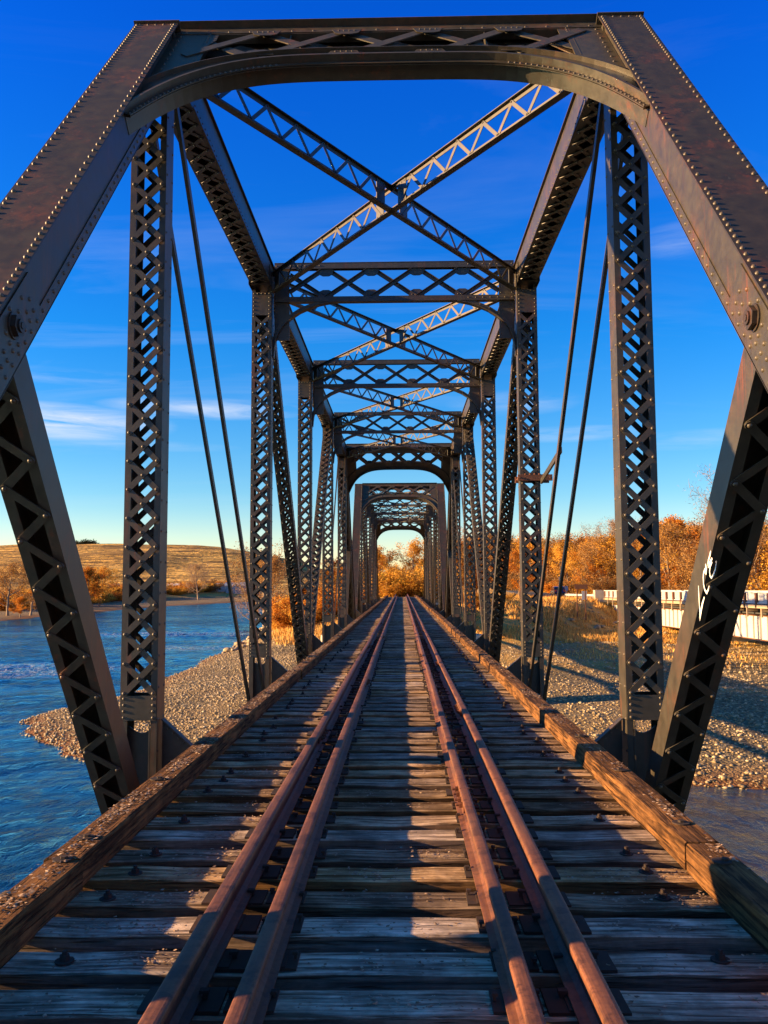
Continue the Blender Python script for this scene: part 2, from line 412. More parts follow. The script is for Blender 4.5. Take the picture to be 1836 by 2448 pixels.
def build_portal(dense=False):     # lies in the plane of the end posts
    p=Part(); mb=p.a; T=V3(0,TY_,TZ_)-ORG-nn*.10
    mp=lambda x,s: T+X1*x-ay*s
    # top chord of the portal, standing a little above the end posts
    mb.obox(mp(0,-.04)+nn*.0,X1,ay,nn,2.66,.12,.008)
    mb.obox(mp(0,-.12)-nn*.08,X1,ay,nn,2.42,.007,.17); mb.obox(mp(0,.16)-nn*.17,X1,ay,nn,2.40,.10,.005)
    mb.obox(mp(0,-.02)-nn*.16,X1,ay,nn,2.40,.10,.006)
    mb.obox(mp(0,.10)-nn*.05,X1,ay,nn,2.34,.006,.05)
    rivet_row(p.r,mp(-2.3,.04)+nn*.008,mp(2.3,.04)+nn*.008,nn,.23,.015,6)
    lattice(p,-2.2,2.2,.08,.95,mp,nn,bw=.12,gus=False,leg=False)
    lattice(p,-2.2,2.2,.08,.95,lambda x,s: mp(x,s)-nn*.16,-nn,bw=.12,gus=False,leg=False)
    if dense:
        lattice(p,-2.2,2.2,.12,.86,lambda x,s: mp(x+.46 if x<1.7 else x,s)-nn*.13,-nn,bw=.16,gus=False,leg=False)
        mb.obox(mp(0,.50)-nn*.19,X1,ay,nn,2.35,.30,.004)
    # curved lower chord: one wide curved plate with a riveted web strip along its middle
    lo0=[(2.44,2.60),(2.35,2.36),(2.24,2.11),(2.11,1.88),(1.95,1.67),(1.76,1.49),(1.56,1.36),(1.36,1.275),(1.18,1.225),(.95,1.195),(.7,1.18),(0,1.175)]
    K=np.array(lo0); xs=[];ss=[]
    d=np.r_[0,np.cumsum(np.hypot(*(K[1:]-K[:-1]).T))]; tt=np.linspace(0,d[-1],26); kx=np.interp(tt,d,K[:,0]);ks=np.interp(tt,d,K[:,1])
    for _ in range(3): kx[1:-1]=(kx[:-2]+2*kx[1:-1]+kx[2:])/4; ks[1:-1]=(ks[:-2]+2*ks[1:-1]+ks[2:])/4
    C_=[(-x,q) for x,q in zip(kx,ks)]+[(x,q) for x,q in zip(kx[::-1],ks[::-1])][1:]
    tn=[];m_=len(C_)
    for i in range(m_):
        A=mp(*C_[max(i-1,0)]);B=mp(*C_[min(i+1,m_-1)]); a_=unit(B-A); tn.append(np.cross(nn,a_))
    up=[b_ if (b_@ay)>0 else -b_ for b_ in tn]
    # keep normals consistent: pointing to the outside (up / away from the opening)
    for i in range(m_):
        if i and up[i]@up[i-1]<0: up[i]=-up[i]
    def strip(q0,q1,h0,h1,smooth=True):
        V=[]
        for i in range(m_):
            P=mp(*C_[i]); V+=[P+nn*q0+up[i]*h0,P+nn*q1+up[i]*h0,P+nn*q1+up[i]*h1,P+nn*q0+up[i]*h1]
        F=[];
        for i in range(m_-1):
            for j in range(4): F.append((i*4+j,i*4+(j+1)%4,(i+1)*4+(j+1)%4,(i+1)*4+j))
        F+=[(3,2,1,0),tuple((m_-1)*4+j for j in range(4))]
        mb.add(V,F,False)
    strip(-.18,.088,0,.012); strip(.078,.088,.012,.03)
    strip(-.014,-.004,-.06,0); strip(.004,.014,-.06,0)          # angle legs below
    strip(-.006,.006,.012,.34)                                   # web above
    strip(-.055,.055,.34,.352)
    for i in range(0,m_-1):
        if abs(C_[i][0])<1.15: continue
        for f_ in (.25,.75):
            P=mp(*C_[i])*(1-f_)+mp(*C_[i+1])*f_; p.r.dome(P+nn*.014-up[i]*.032,nn,.016,seg=6); p.r.dome(P-nn*.014-up[i]*.032,-nn,.016,seg=6)
    for s in (1,-1):
        mb.obox(mp(s*2.06,.52)-nn*.085,X1,ay,nn,.006,.50,.085); mb.obox(mp(s*1.1,.52)-nn*.085,X1,ay,nn,.006,.42,.07)  # diaphragm plates added to keep the sun out of the lattice cavity
        g=[mp(s*2.44,.0),mp(s*1.93,.0),mp(s*1.93,.30),mp(s*2.0,.5),mp(s*2.0,1.3),mp(s*2.2,1.8),mp(s*2.36,2.3),mp(s*2.44,2.5)]
        mb.prism([v-nn*.012 for v in (g if s>0 else g[::-1])],nn,.010)
        for i in range(15): p.r.dome(mp(s*2.36,.15+i*.16)-nn*.002,nn,.016,seg=6)
        for i in range(5): p.r.dome(mp(s*2.03,.08+i*.07)-nn*.002,nn,.014,seg=6)
        q=[mp(s*1.35,1.02),mp(s*1.1,.97),mp(s*1.1,1.2),mp(s*1.35,1.27)]
        mb.prism([v+nn*.008 for v in (q if s>0 else q[::-1])],nn,.008)
        for dx,ds in ((1.15,1.05),(1.15,1.13),(1.29,1.09),(1.29,1.17)): p.r.dome(mp(s*dx,ds)+nn*.016,nn,.016)
    return p.mesh('portal_frame')
def build_brace(sgn):   # lateral brace across one top panel, local origin node k, x from -sgn.. to +
    p=Part(); A=V3(-2.42*sgn,.12,7.41);B=V3(2.42*sgn,P_-.12,7.41); a=unit(B-A); n=unit(np.cross(a,(0,0,1)))
    if n[1]>0: n=-n
    z=V3(0,0,1); L=np.linalg.norm(B-A)
    for dz in (.165,-.165):
        p.a.obox((A+B)/2+z*dz,a,n,z,L/2,.006,.032)
        p.a.obox((A+B)/2+z*(dz+(.03 if dz>0 else -.03)),a,n,z,L/2,.055,.005)
    m=28; st=(L-.7)/m
    for i in range(m):
        if abs(i-m/2+.5)<1.2: continue
        s=1 if i%2==0 else -1
        P=A+a*(.35+i*st)+z*.155*s; Q=A+a*(.35+(i+1)*st)-z*.155*s
        p.a.capsule(P+n*(.006+(.011 if i%2 else 0)),Q+n*(.006+(.011 if i%2 else 0)),.05,n,.009,3)
        p.r.dome(P+n*.027,n,.016,seg=6)
    for t in (.2,L-.2,L/2-.32,L/2+.32):
        c=A+a*t; p.a.obox(c+n*.012,a,n,z,.11,.006,.185)
        for da in (-.07,0,.07):
            for dz in (-.15,.15): p.r.dome(c+a*da+z*dz+n*.018,n,.014,seg=6)
    return p.mesh('lateral_brace')
def build_floorbeam():
    p=Part(); mb=p.a
    mb.box(-2.4,2.4,-.008,.008,-1.35,-.66); mb.box(-2.4,2.4,-.14,.14,-.66,-.64); mb.box(-2.4,2.4,-.14,.14,-1.37,-1.35)
    for s in (1,-1):
        pts=[V3(s*2.42,-.02,-.02),V3(s*2.42,-.02,-1.2),V3(s*1.95,-.02,-1.2),V3(s*1.95,-.02,-.46),V3(s*2.05,-.02,-.36)]
        mb.prism(pts if s<0 else pts[::-1],(0,-1,0),.012)
        mb.beam((s*2.42,-.02,-.02),(s*1.99,-.02,-.40),.10,.012,(0,1,0))
        rivet_row(p.r,(s*2.36,-.032,-.12),(s*2.02,-.032,-.42),(0,-1,0),.07,.013,6)
    return p.mesh('floor_beam')
ME=dict(post=build_post(),end_post=build_end_post(),cover=build_cover(),pin=(build_pin(1),build_pin(-1)),strut=build_strut(),chord=build_chord(),ccover=build_chord_cover(),
        diag=build_diag(),eye=build_eyebar(),sway=build_sway(),portal=build_portal(),pdense=build_portal(True),b1=build_brace(1),b2=build_brace(-1),fb=build_floorbeam())
YM=Y0+3*P_     # middle of the span
def build_span(name):
    root=empty(name,(TX,YM,0))
    def part(nm,me,loc,rz=0,par=None):
        o=link(nm,me,par or root,None,rz); o.location=(loc[0],loc[1]-(YM if par is None else 0),loc[2]); return o
    for s in (-1,1):
        for far in (0,1):
            e=part('end_post',ME['end_post'],(s*XC,Y0+(6*P_ if far else 0),0),math.pi if far else 0)
            part('cover_plate',ME['cover'],(0,0,0),0,e); part('pin_nut',ME['pin'][0],(0,0,0),0,e); part('pin_nut',ME['pin'][1],(0,0,0),0,e)
            part('collision_strut',ME['strut'],(s*(XC-.01),Y0+(6*P_ if far else 0),0),math.pi if far else 0)
            for dx in (-.155,.155): part('eyebar',ME['eye'],(s*XC+dx,Y0+(5 if far else 1)*P_,0),math.pi if far else 0)
            part('diagonal',ME['diag'],(s*XC,Y0+(4 if far else 2)*P_,0),math.pi if far else 0)
        for k in range(1,6): part('post',ME['post'],(s*XC,Y0+k*P_,0))
        c=part('top_chord',ME['chord'],(s*XC,0,0)); c.location.y=-YM
        part('cover_plate',ME['ccover'],(0,0,0),0,c)
        # bottom chord eyebars
        b=MB()
        for dx in (-.1,.1): b.box(dx-.015,dx+.015,Y0,Y0+6*P_,ZB-.09,ZB+.09)
        o=part('bottom_chord',b.mesh('bottom_chord',M['steel']),(s*XC,0,0)); o.location.y=-YM
        st=MB()
        for dz in (0,): st.box(s*1.0-.01,s*1.0+.01,Y0-.3,Y0+6*P_+.3,-1.1,-.46); st.box(s*1.0-.12,s*1.0+.12,Y0-.3,Y0+6*P_+.3,-.46,-.44)
        o=part('stringer',st.mesh('stringer',M['steel']),(0,0,0)); o.location.y=-YM
    part('portal_frame',ME['portal'],(0,Y0,0)); part('portal_frame',ME['portal'],(0,Y0+6*P_,0),math.pi)
    for k in (2,3,4): part('sway_frame',ME['sway'],(0,Y0+k*P_+.10,0))
    for k in range(1,5):
        part('lateral_brace',ME['b1'],(0,Y0+k*P_,0)); part('lateral_brace',ME['b2'],(0,Y0+k*P_,0))
    for k in range(0,7): part('floor_beam',ME['fb'],(0,Y0+k*P_,0))
    return root
near=build_span('truss_bridge')
far=copy_tree(near); far.location=(TX,YM+46.0,0)
tag(near,'nearer dark riveted steel through truss span, its portal arching over the foreground track','bridge','railway truss spans')
tag(far,'farther truss span seen small through the arch of the nearer span, ending at the trees','bridge','railway truss spans')
next(o for o in near.children if o.name.startswith('portal_frame') and abs(o.rotation_euler.z)<.1).data=ME['pdense']
def child(o,loc): o.location=loc; return o
# clamp and bar on the second right-hand post of the near span
def wy(z): return z
cl=MB(); yy=Y0+2*P_
for q in (-.19,.19):
    cl.box(XC-.25,XC+.42,yy+q-.03,yy+q+.03,3.38,3.50)
for x in (XC-.22,XC+.38): cl.tube([(x,yy-.24,3.44),(x,yy+.24,3.44)],[.018,.018],6)
for i in range(5): cl.dome((XC-.1+i*.09,yy-.2,3.5),(0,0,1),.03)
clo=cl.obj('post_clamp',M['rail'],near); clo.location=(0,-YM,0)
cb=MB(); cb.beam((XC+.2,yy-.23,3.36),(XC+.16,yy-2.55,3.62),.035,.10,(1,0,0)); o=cb.obj('tie_bar',M['steel'],near); o.location=(0,-YM,0)
# graffiti on the inner face of the right collision strut
SXF=XC-.01-.165-.0025
def stroke(mb,pts,ws):
    n=len(pts);L=[];R=[]
    for i in range(n):
        d=V3(0,pts[min(i+1,n-1)][0]-pts[max(i-1,0)][0],pts[min(i+1,n-1)][1]-pts[max(i-1,0)][1]);d=unit(d);b=np.cross(V3(1,0,0),d)
        c=V3(SXF,pts[i][0],pts[i][1]);L.append(c+b*ws[i]);R.append(c-b*ws[i])
    for i in range(n-1): mb.add([L[i],L[i+1],R[i+1],R[i]],[(0,1,2,3)])
gm,gn,gb=new_mat('white_spray_paint'); gb.inputs['Base Color'].default_value=(.82,.82,.8,1); gb.inputs['Roughness'].default_value=.6
g=MB()
stroke(g,[(6.845, 1.372), (6.843, 1.297), (6.839, 1.219), (6.832, 1.157), (6.843, 1.095)],[0.004, 0.008, 0.006, 0.009, 0.006])
stroke(g,[(6.843, 1.095), (6.808, 1.173), (6.771, 1.23), (6.721, 1.285)],[0.006, 0.013, 0.012, 0.007])
stroke(g,[(6.668, 1.54), (6.66, 1.506), (6.669, 1.457)],[0.006, 0.014, 0.008])
stroke(g,[(6.682, 1.5), (6.72, 1.467), (6.731, 1.433), (6.729, 1.384), (6.707, 1.341), (6.666, 1.317), (6.629, 1.342), (6.607, 1.372)],[0.012, 0.01, 0.007, 0.007, 0.009, 0.013, 0.009, 0.004])
stroke(g,[(6.549, 1.635), (6.569, 1.601), (6.602, 1.566), (6.622, 1.518)],[0.007, 0.01, 0.01, 0.014])
stroke(g,[(6.622, 1.518), (6.575, 1.541), (6.525, 1.58)],[0.014, 0.015, 0.009])
stroke(g,[(6.532, 1.552), (6.573, 1.517), (6.588, 1.481), (6.581, 1.445), (6.553, 1.431), (6.508, 1.456), (6.463, 1.497), (6.439, 1.558)],[0.01, 0.009, 0.007, 0.007, 0.009, 0.009, 0.008, 0.004])
o=g.obj('graffiti',gm,near); o.location=(0,-YM,0); o['label']='white spray-painted scrawl VCE'
# ---------------------------------------------------------------- track
YE=99.0
# ties
def tie_mesh(i):
    r=random.Random(100+i); mb=MB(); nx=14; L=1.93; w=.106; h=.235; b=.008
    secs=[]
    ends=[L+r.uniform(-.05,.05) for _ in range(2)]
    for k in range(nx+1):
        x=-ends[0]+(ends[0]+ends[1])*k/nx
        jt=lambda a: r.uniform(-a,a)
        dz=jt(.006)
        secs.append([(x,-w+jt(.005),-h),(x,-w+jt(.006),-b+dz),(x,-w+b+jt(.004),dz),(x,0+jt(.01),dz+jt(.003)),(x,w-b+jt(.004),dz),(x,w+jt(.006),-b+dz),(x,w,-h)])
    vs=[p for s_ in secs for p in s_];fs=[];mi=[]
    for k in range(nx):
        for j in range(7):
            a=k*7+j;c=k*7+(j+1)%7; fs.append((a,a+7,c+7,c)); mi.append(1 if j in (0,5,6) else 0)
    fs.append(tuple(range(7)));fs.append(tuple(nx*7+j for j in range(6,-1,-1)))
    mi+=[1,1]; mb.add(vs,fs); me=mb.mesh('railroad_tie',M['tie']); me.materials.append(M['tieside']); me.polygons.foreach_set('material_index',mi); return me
TM=[tie_mesh(i) for i in range(9)]
pl=MB(); pl.box(-.15,.15,-.095,.095,0,.012); pl.box(-.075,.075,-.09,.09,.012,.018)
PLM=pl.mesh('tie_plate',M['hw'])
sk=MB(); sk.obox((0,0,.005),(1,0,0),(0,1,0),(0,0,1),.009,.009,.012); sk.obox((.004,0,.019),(1,0,0),(0,1,0),(0,0,1),.018,.014,.006)
SKM=sk.mesh('rail_spike',M['hw'])
bt=MB(); 
def ngon(mb,c,n,r,h,k,rot=0):
    n=unit(n);t=unit(np.cross(n,(0,1,.01)));b=np.cross(n,t); c=np.array(c,float)
    mb.prism([c+r*(math.cos(2*math.pi*i/k+rot)*t+math.sin(2*math.pi*i/k+rot)*b) for i in range(k)],n,h)
ngon(bt,(0,0,0),(0,0,1),.040,.006,14); ngon(bt,(0,0,.006),(0,0,1),.021,.022,6); ngon(bt,(0,0,.028),(0,0,1),.011,.016,10)
BTM=bt.mesh('bolt',M['hw'])
ZT=-.172
ties=[];y=1.55;i=0
rt=random.Random(5)
tie_objs=[]
while y<YE-.6:
    near_=y<24
    o=link('railroad_tie',TM[rt.randrange(9)]); o.location=(rt.uniform(-.03,.03),y+rt.uniform(-.012,.012),ZT+rt.uniform(-.006,.006)); o.rotation_euler=(rt.uniform(-.01,.01),rt.uniform(-.002,.002),rt.uniform(-.008,.008)+(math.pi if rt.random()<.5 else 0))
    flip=abs(o.rotation_euler[2])>1
    tag(o,'weathered grey wooden cross tie lying under the rusty rails','tie','wooden ties under the rails')
    if near_:
        for X in (-.7525,.7525,-.495,.495):
            q=link('tie_plate',PLM,o); q.location=((X if not flip else -X),0,.001)
            if abs(X)<.6: q.scale=(.62,.9,.9)
            for s in (-1,1):
                if rt.random()<.12: continue
                q2=link('rail_spike',SKM,q); q2.location=(s*.082*(1/.62 if abs(X)<.6 else 1),rt.uniform(-.05,.05),.012+rt.uniform(0,.015)); q2.rotation_euler=(0,0,0 if s<0 else math.pi)
        if i%2==0 or i%3==0:
            for X in (-1.38,1.36):
                q=link('bolt',BTM,o); q.location=((X if not flip else -X)+rt.uniform(-.03,.03),rt.uniform(-.04,.04),0.002)
    i+=1; y+=.36
print('ties',i)
# rails
prof=[(.036,-.012),(.0335,-.006),(.028,-.0028),(.018,-.0008),(.0,.0),(-.018,-.0008),(-.028,-.0028),(-.0335,-.006),(-.036,-.012),(-.036,-.030),(-.026,-.036),(-.009,-.042),(-.008,-.118),(-.03,-.132),(-.066,-.140),(-.066,-.148),(.066,-.148),(.066,-.140),(.03,-.132),(.008,-.118),(.009,-.042),(.026,-.036),(.036,-.030)]
def rail(X,y0,y1,hs,name,label,joints,jit=.003):
    vs_=.86 if abs(X)<.6 else 1; z0_=-.148*(1-vs_)
    ys=np.arange(y0,y1+.01,1.5); r=random.Random(int(X*100)); ph=r.uniform(0,6); mb=MB(); m=len(prof); vs=[];fs=[]
    for k,y in enumerate(ys):
        dx=jit*math.sin(y*.55+ph)*1.3
        for (a,b) in prof: vs.append((a*hs+dx,y,b*vs_+z0_))
    for k in range(len(ys)-1):
        for j in range(m): c=(j+1)%m; fs.append((k*m+j,k*m+c,(k+1)*m+c,(k+1)*m+j))
    fs.append(tuple(range(m-1,-1,-1)));fs.append(tuple((len(ys)-1)*m+j for j in range(m)))
    mb.add(vs,fs); o=mb.obj(name,M['rail']); o.location=(X,0,0); tag(o,label,'rail')
    for yj in joints:
        jb=MB()
        for s in (-1,1):
            jb.obox((s*.019,yj,-.08),(1,0,0),(0,1,0),(0,0,1),.010,.30,.036); 
            for dy in (-.22,-.08,.08,.22): ngon(jb,(s*.029,yj+dy,-.08),(s,0,0),.019,.024,6); ngon(jb,(s*.053,yj+dy,-.08),(s,0,0),.009,.02,8)
        jb.box(-.034,.034,yj-.004,yj+.004,-.02+z0_,.0006+z0_)
        jb.obj('joint_bar',M['rail'],o)
    return o
rail(-.7525,1.2,YE+20,1,'running_rail','leftmost rusty rail, shining brown on its head',[8.6,20.4,32])
rail(.7525,1.2,YE+20,1,'running_rail','rightmost rusty rail, lit bright orange on its head',[10.3,16.0,27])
rail(-.495,1.2,YE,.9,'guard_rail','rusty inner guard rail, second rail from the left',[13.1,24])
rail(.495,1.2,YE,.9,'guard_rail','rusty inner guard rail, third rail from the left with a bolted joint',[6.12,17.9,30])
# guard timbers
def timber(X,y0,y1,k):
    r=random.Random(k*31+int(X*10)); mb=MB(); w=.098; t0=-.02; b0=-.170; n=max(2,int((y1-y0)/.5)); vs=[];fs=[]
    for i in range(n+1):
        y=y0+(y1-y0)*i/n; j=lambda a: r.uniform(-a,a)
        vs+= [(-w+j(.003),y,b0),(w+j(.003),y,b0),(w+j(.004),y,t0-.012),(w-.012+j(.003),y,t0+j(.003)),(0,y,t0+j(.003)),(-w+.012+j(.003),y,t0+j(.003)),(-w+j(.004),y,t0-.012)]
    for i in range(n):
        for j in range(7): c=(j+1)%7; fs.append((i*7+j,i*7+c,(i+1)*7+c,(i+1)*7+j))
    fs.append(tuple(range(6,-1,-1)));fs.append(tuple(n*7+j for j in range(7)))
    mb.add(vs,fs); 
    o=mb.obj('guard_timber',M['timber']); o.location=(X+r.uniform(-.012,.012),0,r.uniform(-.006,.006)); o.rotation_euler=(0,0,r.uniform(-.0006,.0006))
    if y0<24:
        yy=y0+.35
        while yy<y1:
            wb=MB(); ngon(wb,(r.uniform(-.02,.02),yy,t0+.002),(0,0,1),.05,.008,16); ngon(wb,(0,yy,t0+.010),(0,0,1),.02,.012,6); yy+=1.44
            wb.obj('washer_bolt',M['hw'],o)
    return o
for s,side in ((-1,'left'),(1,'right')):
    cuts=[1.3,4.86 if s>0 else 4.55]; 
    while cuts[-1]<YE-1: cuts.append(cuts[-1]+4.9)
    X=1.70*s
    for k in range(len(cuts)-1):
        o=timber(X,cuts[k]+.006,cuts[k+1]-.006,k)
        if k==0: lab='nearest weathered guard timber on the %s, running out of the bottom corner of the picture'%side
        elif k==1: lab='second guard timber from the camera on the %s side of the track'%side
        else: lab='weathered guard timber farther along the %s edge of the ties'%side
        tag(o,lab,'timber','guard timbers along the %s edge'%side)
# leaf litter and chips: tiny curled leaves on ties and timbers
lm,ln,lb=new_mat('dry_leaf_litter'); N=NT(ln); w=N.coords('World'); c=N.ramp(N.noise(w,45,2,.5),[(.3,(.10,.055,.03)),(.5,(.30,.19,.11)),(.7,(.50,.36,.24))]); N.l(c,lb.inputs['Base Color']); lb.inputs['Roughness'].default_value=.8
vs=[];fs=[]
def leaf(x,y,z,s):
    a=rng.uniform(0,6.28);c_,s_=math.cos(a)*s,math.sin(a)*s; h=s*rng.uniform(.1,.7); k=len(vs); q=rng.uniform(.4,.9)
    vs.extend([(x-c_,y-s_,z+h*rng.uniform(0,1)),(x+s_*q,y-c_*q,z+.001),(x+c_,y+s_,z+h),(x-s_*q,y+c_*q,z+.002+h*.3)]); fs.append((k,k+1,k+2,k+3))
ntie=i
for cl_ in range(1300):
    k=int(rng.integers(0,70)); yt=1.55+.36*k
    if yt>24: continue
    X=float(rng.choice([rng.uniform(-1.58,-.85),rng.uniform(-1.55,-1.0),rng.uniform(.85,1.58),rng.uniform(-.35,.38),rng.uniform(1.25,1.58),rng.uniform(-1.02,-.83)])); m=int(rng.integers(3,26)); sx=rng.uniform(.04,.17)
    for _ in range(m):
        xx=X+rng.normal()*sx; 
        if abs(abs(xx)-.7525)<.07 or abs(abs(xx)-.495)<.07 or abs(xx)>1.6: continue
        leaf(xx,yt+np.clip(rng.normal()*.05,-.11,.11),ZT+.004,rng.uniform(.005,.013))
for cl_ in range(480):
    yt=rng.uniform(1.6,34)**1.0; s=-1 if rng.random()<.72 else 1; m=int(rng.integers(4,34)); c0=s*1.70+rng.uniform(-.06,.06)
    for _ in range(m):
        xx=c0+rng.normal()*.025
        if abs(abs(xx)-1.70)>.088: continue
        leaf(xx,yt+rng.normal()*.12,-.012,rng.uniform(.006,.016))
tag(link('leaf_litter',np_mesh('leaf_litter',vs,fs,lm)),'crumbled dry leaves lying on the ties and guard timbers','leaves',None,'stuff')

# ---------------------------------------------------------------- terrain
WZ=-6.0
sh=np.array([(400,29),(60,30),(13.25,31.8),(10.6,32.2),(0,33.2),(-8,34.8),(-13.2,36.7),(-15.3,38.3),(-18.4,42.6),(-20.4,46.8),(-21.1,50.5),(-20.2,53.5),(-18.6,57.5),(-18.2,65),(-18.8,74),(-19.3,88),(-19.4,100),(-21,121),(-24.9,163),(-28,198),(-31,260),(-20,330),(30,420),(160,500),(700,640)],float)
bank=np.array([(-2500,60),(-400,95),(-150,120),(-100,140),(-82,175),(-82.5,228),(-78,291),(-63.5,354),(-20,430),(60,510),(200,600),(700,760)],float)
def seg_dist(X,Y,poly):
    D=np.full(X.shape,1e9)
    for (x0,y0),(x1,y1) in zip(poly[:-1],poly[1:]):
        dx,dy=x1-x0,y1-y0; t=np.clip(((X-x0)*dx+(Y-y0)*dy)/(dx*dx+dy*dy),0,1)
        D=np.minimum(D,np.hypot(X-x0-t*dx,Y-y0-t*dy))
    return D
def inside(X,Y,poly):
    ins=np.zeros(X.shape,bool); n=len(poly)
    for i_ in range(n):
        x0,y0=poly[i_];x1,y1=poly[(i_+1)%n]
        c=((y0>Y)!=(y1>Y))&(X<(x1-x0)*(Y-y0)/(y1-y0+1e-12)+x0); ins^=c
    return ins
polyA=np.vstack([sh,[(4000,640),(4000,29)]]); polyB=np.vstack([bank,[(4000,760),(4000,6000),(-6000,6000),(-6000,60)]])
def vnoise(X,Y,s,seed):
    r=np.random.default_rng(seed); T=r.random((256,256)); x=X/s;y=Y/s; xi=np.floor(x).astype(int);yi=np.floor(y).astype(int);fx=x-xi;fy=y-yi
    fx=fx*fx*(3-2*fx);fy=fy*fy*(3-2*fy); g=lambda a,b:T[a%256,b%256]
    return (g(xi,yi)*(1-fx)+g(xi+1,yi)*fx)*(1-fy)+(g(xi,yi+1)*(1-fx)+g(xi+1,yi+1)*fx)*fy-.5
sst=lambda t: (lambda q:q*q*(3-2*q))(np.clip(t,0,1))
road_x=lambda Y: np.interp(Y,[125,142,165,210,300],[32.7,27.2,28.2,31,38])
def height(X,Y):
    X=np.asarray(X,float);Y=np.asarray(Y,float)
    wob=vnoise(X,Y,4,1)*1.0+vnoise(X,Y,1.3,2)*.5
    dA=seg_dist(X,Y,sh)*np.where(inside(X,Y,polyA),1,-1)+wob
    dB=seg_dist(X,Y,bank)*np.where(inside(X,Y,polyB),1,-1)+wob*1.5
    hA=WZ-.02+np.where(dA>0,1.0*(1-np.exp(-dA/4.5)),dA*.35)
    # bank rising to road and railway level
    y0=np.where(X<12,80,80+(X-12)*1.75); y0=np.clip(y0,80,112)
    rise=sst((Y-y0)/20)*sst((dA-1)/14)
    top=-1.55+vnoise(X,Y,9,5)*.5
    hA=hA+(top-hA)*rise
    hA=hA+np.where(dA>0,sst(dA/6)*(vnoise(X,Y,7,3)*.45+vnoise(X,Y,2.2,4)*.16),0)
    # low sandy step on the right bar
    hA=hA+np.where(dA>0,.5*sst((Y-58-(X-10)*.25)/5)*sst((X-2)/6),0)
    # road embankment (X 28..37) beyond the road bridge
    rd=sst((Y-122)/5)*sst(1-(np.abs(X-road_x(Y))-5)/4); hA=hA+(-1.28-hA)*rd*(dA>0)
    # railway embankment
    rr=sst((Y-91)/3)*sst(1-(np.abs(X)-2.4)/2.5); hA=hA+(-.42-hA)*rr
    hB=WZ-.02+np.where(dB>0,.75*(1-np.exp(-dB/9)),dB*.3)+sst((dB-40)/30)*2.8+np.where(dB>0,vnoise(X,Y,14,6)*.3,0)
    h=np.maximum(np.maximum(hA,hB),-8.2)
    return h
def axis(lo,f0,f1,hi,st,g=1.13):
    a=list(np.arange(f0,f1,st)); d=st
    v=a[-1]
    while v<hi: d*=g; v+=d; a.append(v)
    d=st;v=a[0];b=[]
    while v>lo: d*=g; v-=d; b.append(v)
    return np.array(b[::-1]+a)
def grid_obj(name,xs,ys,hf,mat):
    X,Y=np.meshgrid(xs,ys); Z=hf(X,Y); nx,ny=len(xs),len(ys)
    V=np.stack([X.ravel(),Y.ravel(),Z.ravel()],1); i_=np.arange(nx*ny).reshape(ny,nx)
    F=np.stack([i_[:-1,:-1].ravel(),i_[:-1,1:].ravel(),i_[1:,1:].ravel(),i_[1:,:-1].ravel()],1)
    return link(name,np_mesh(name,V,F,mat,True))
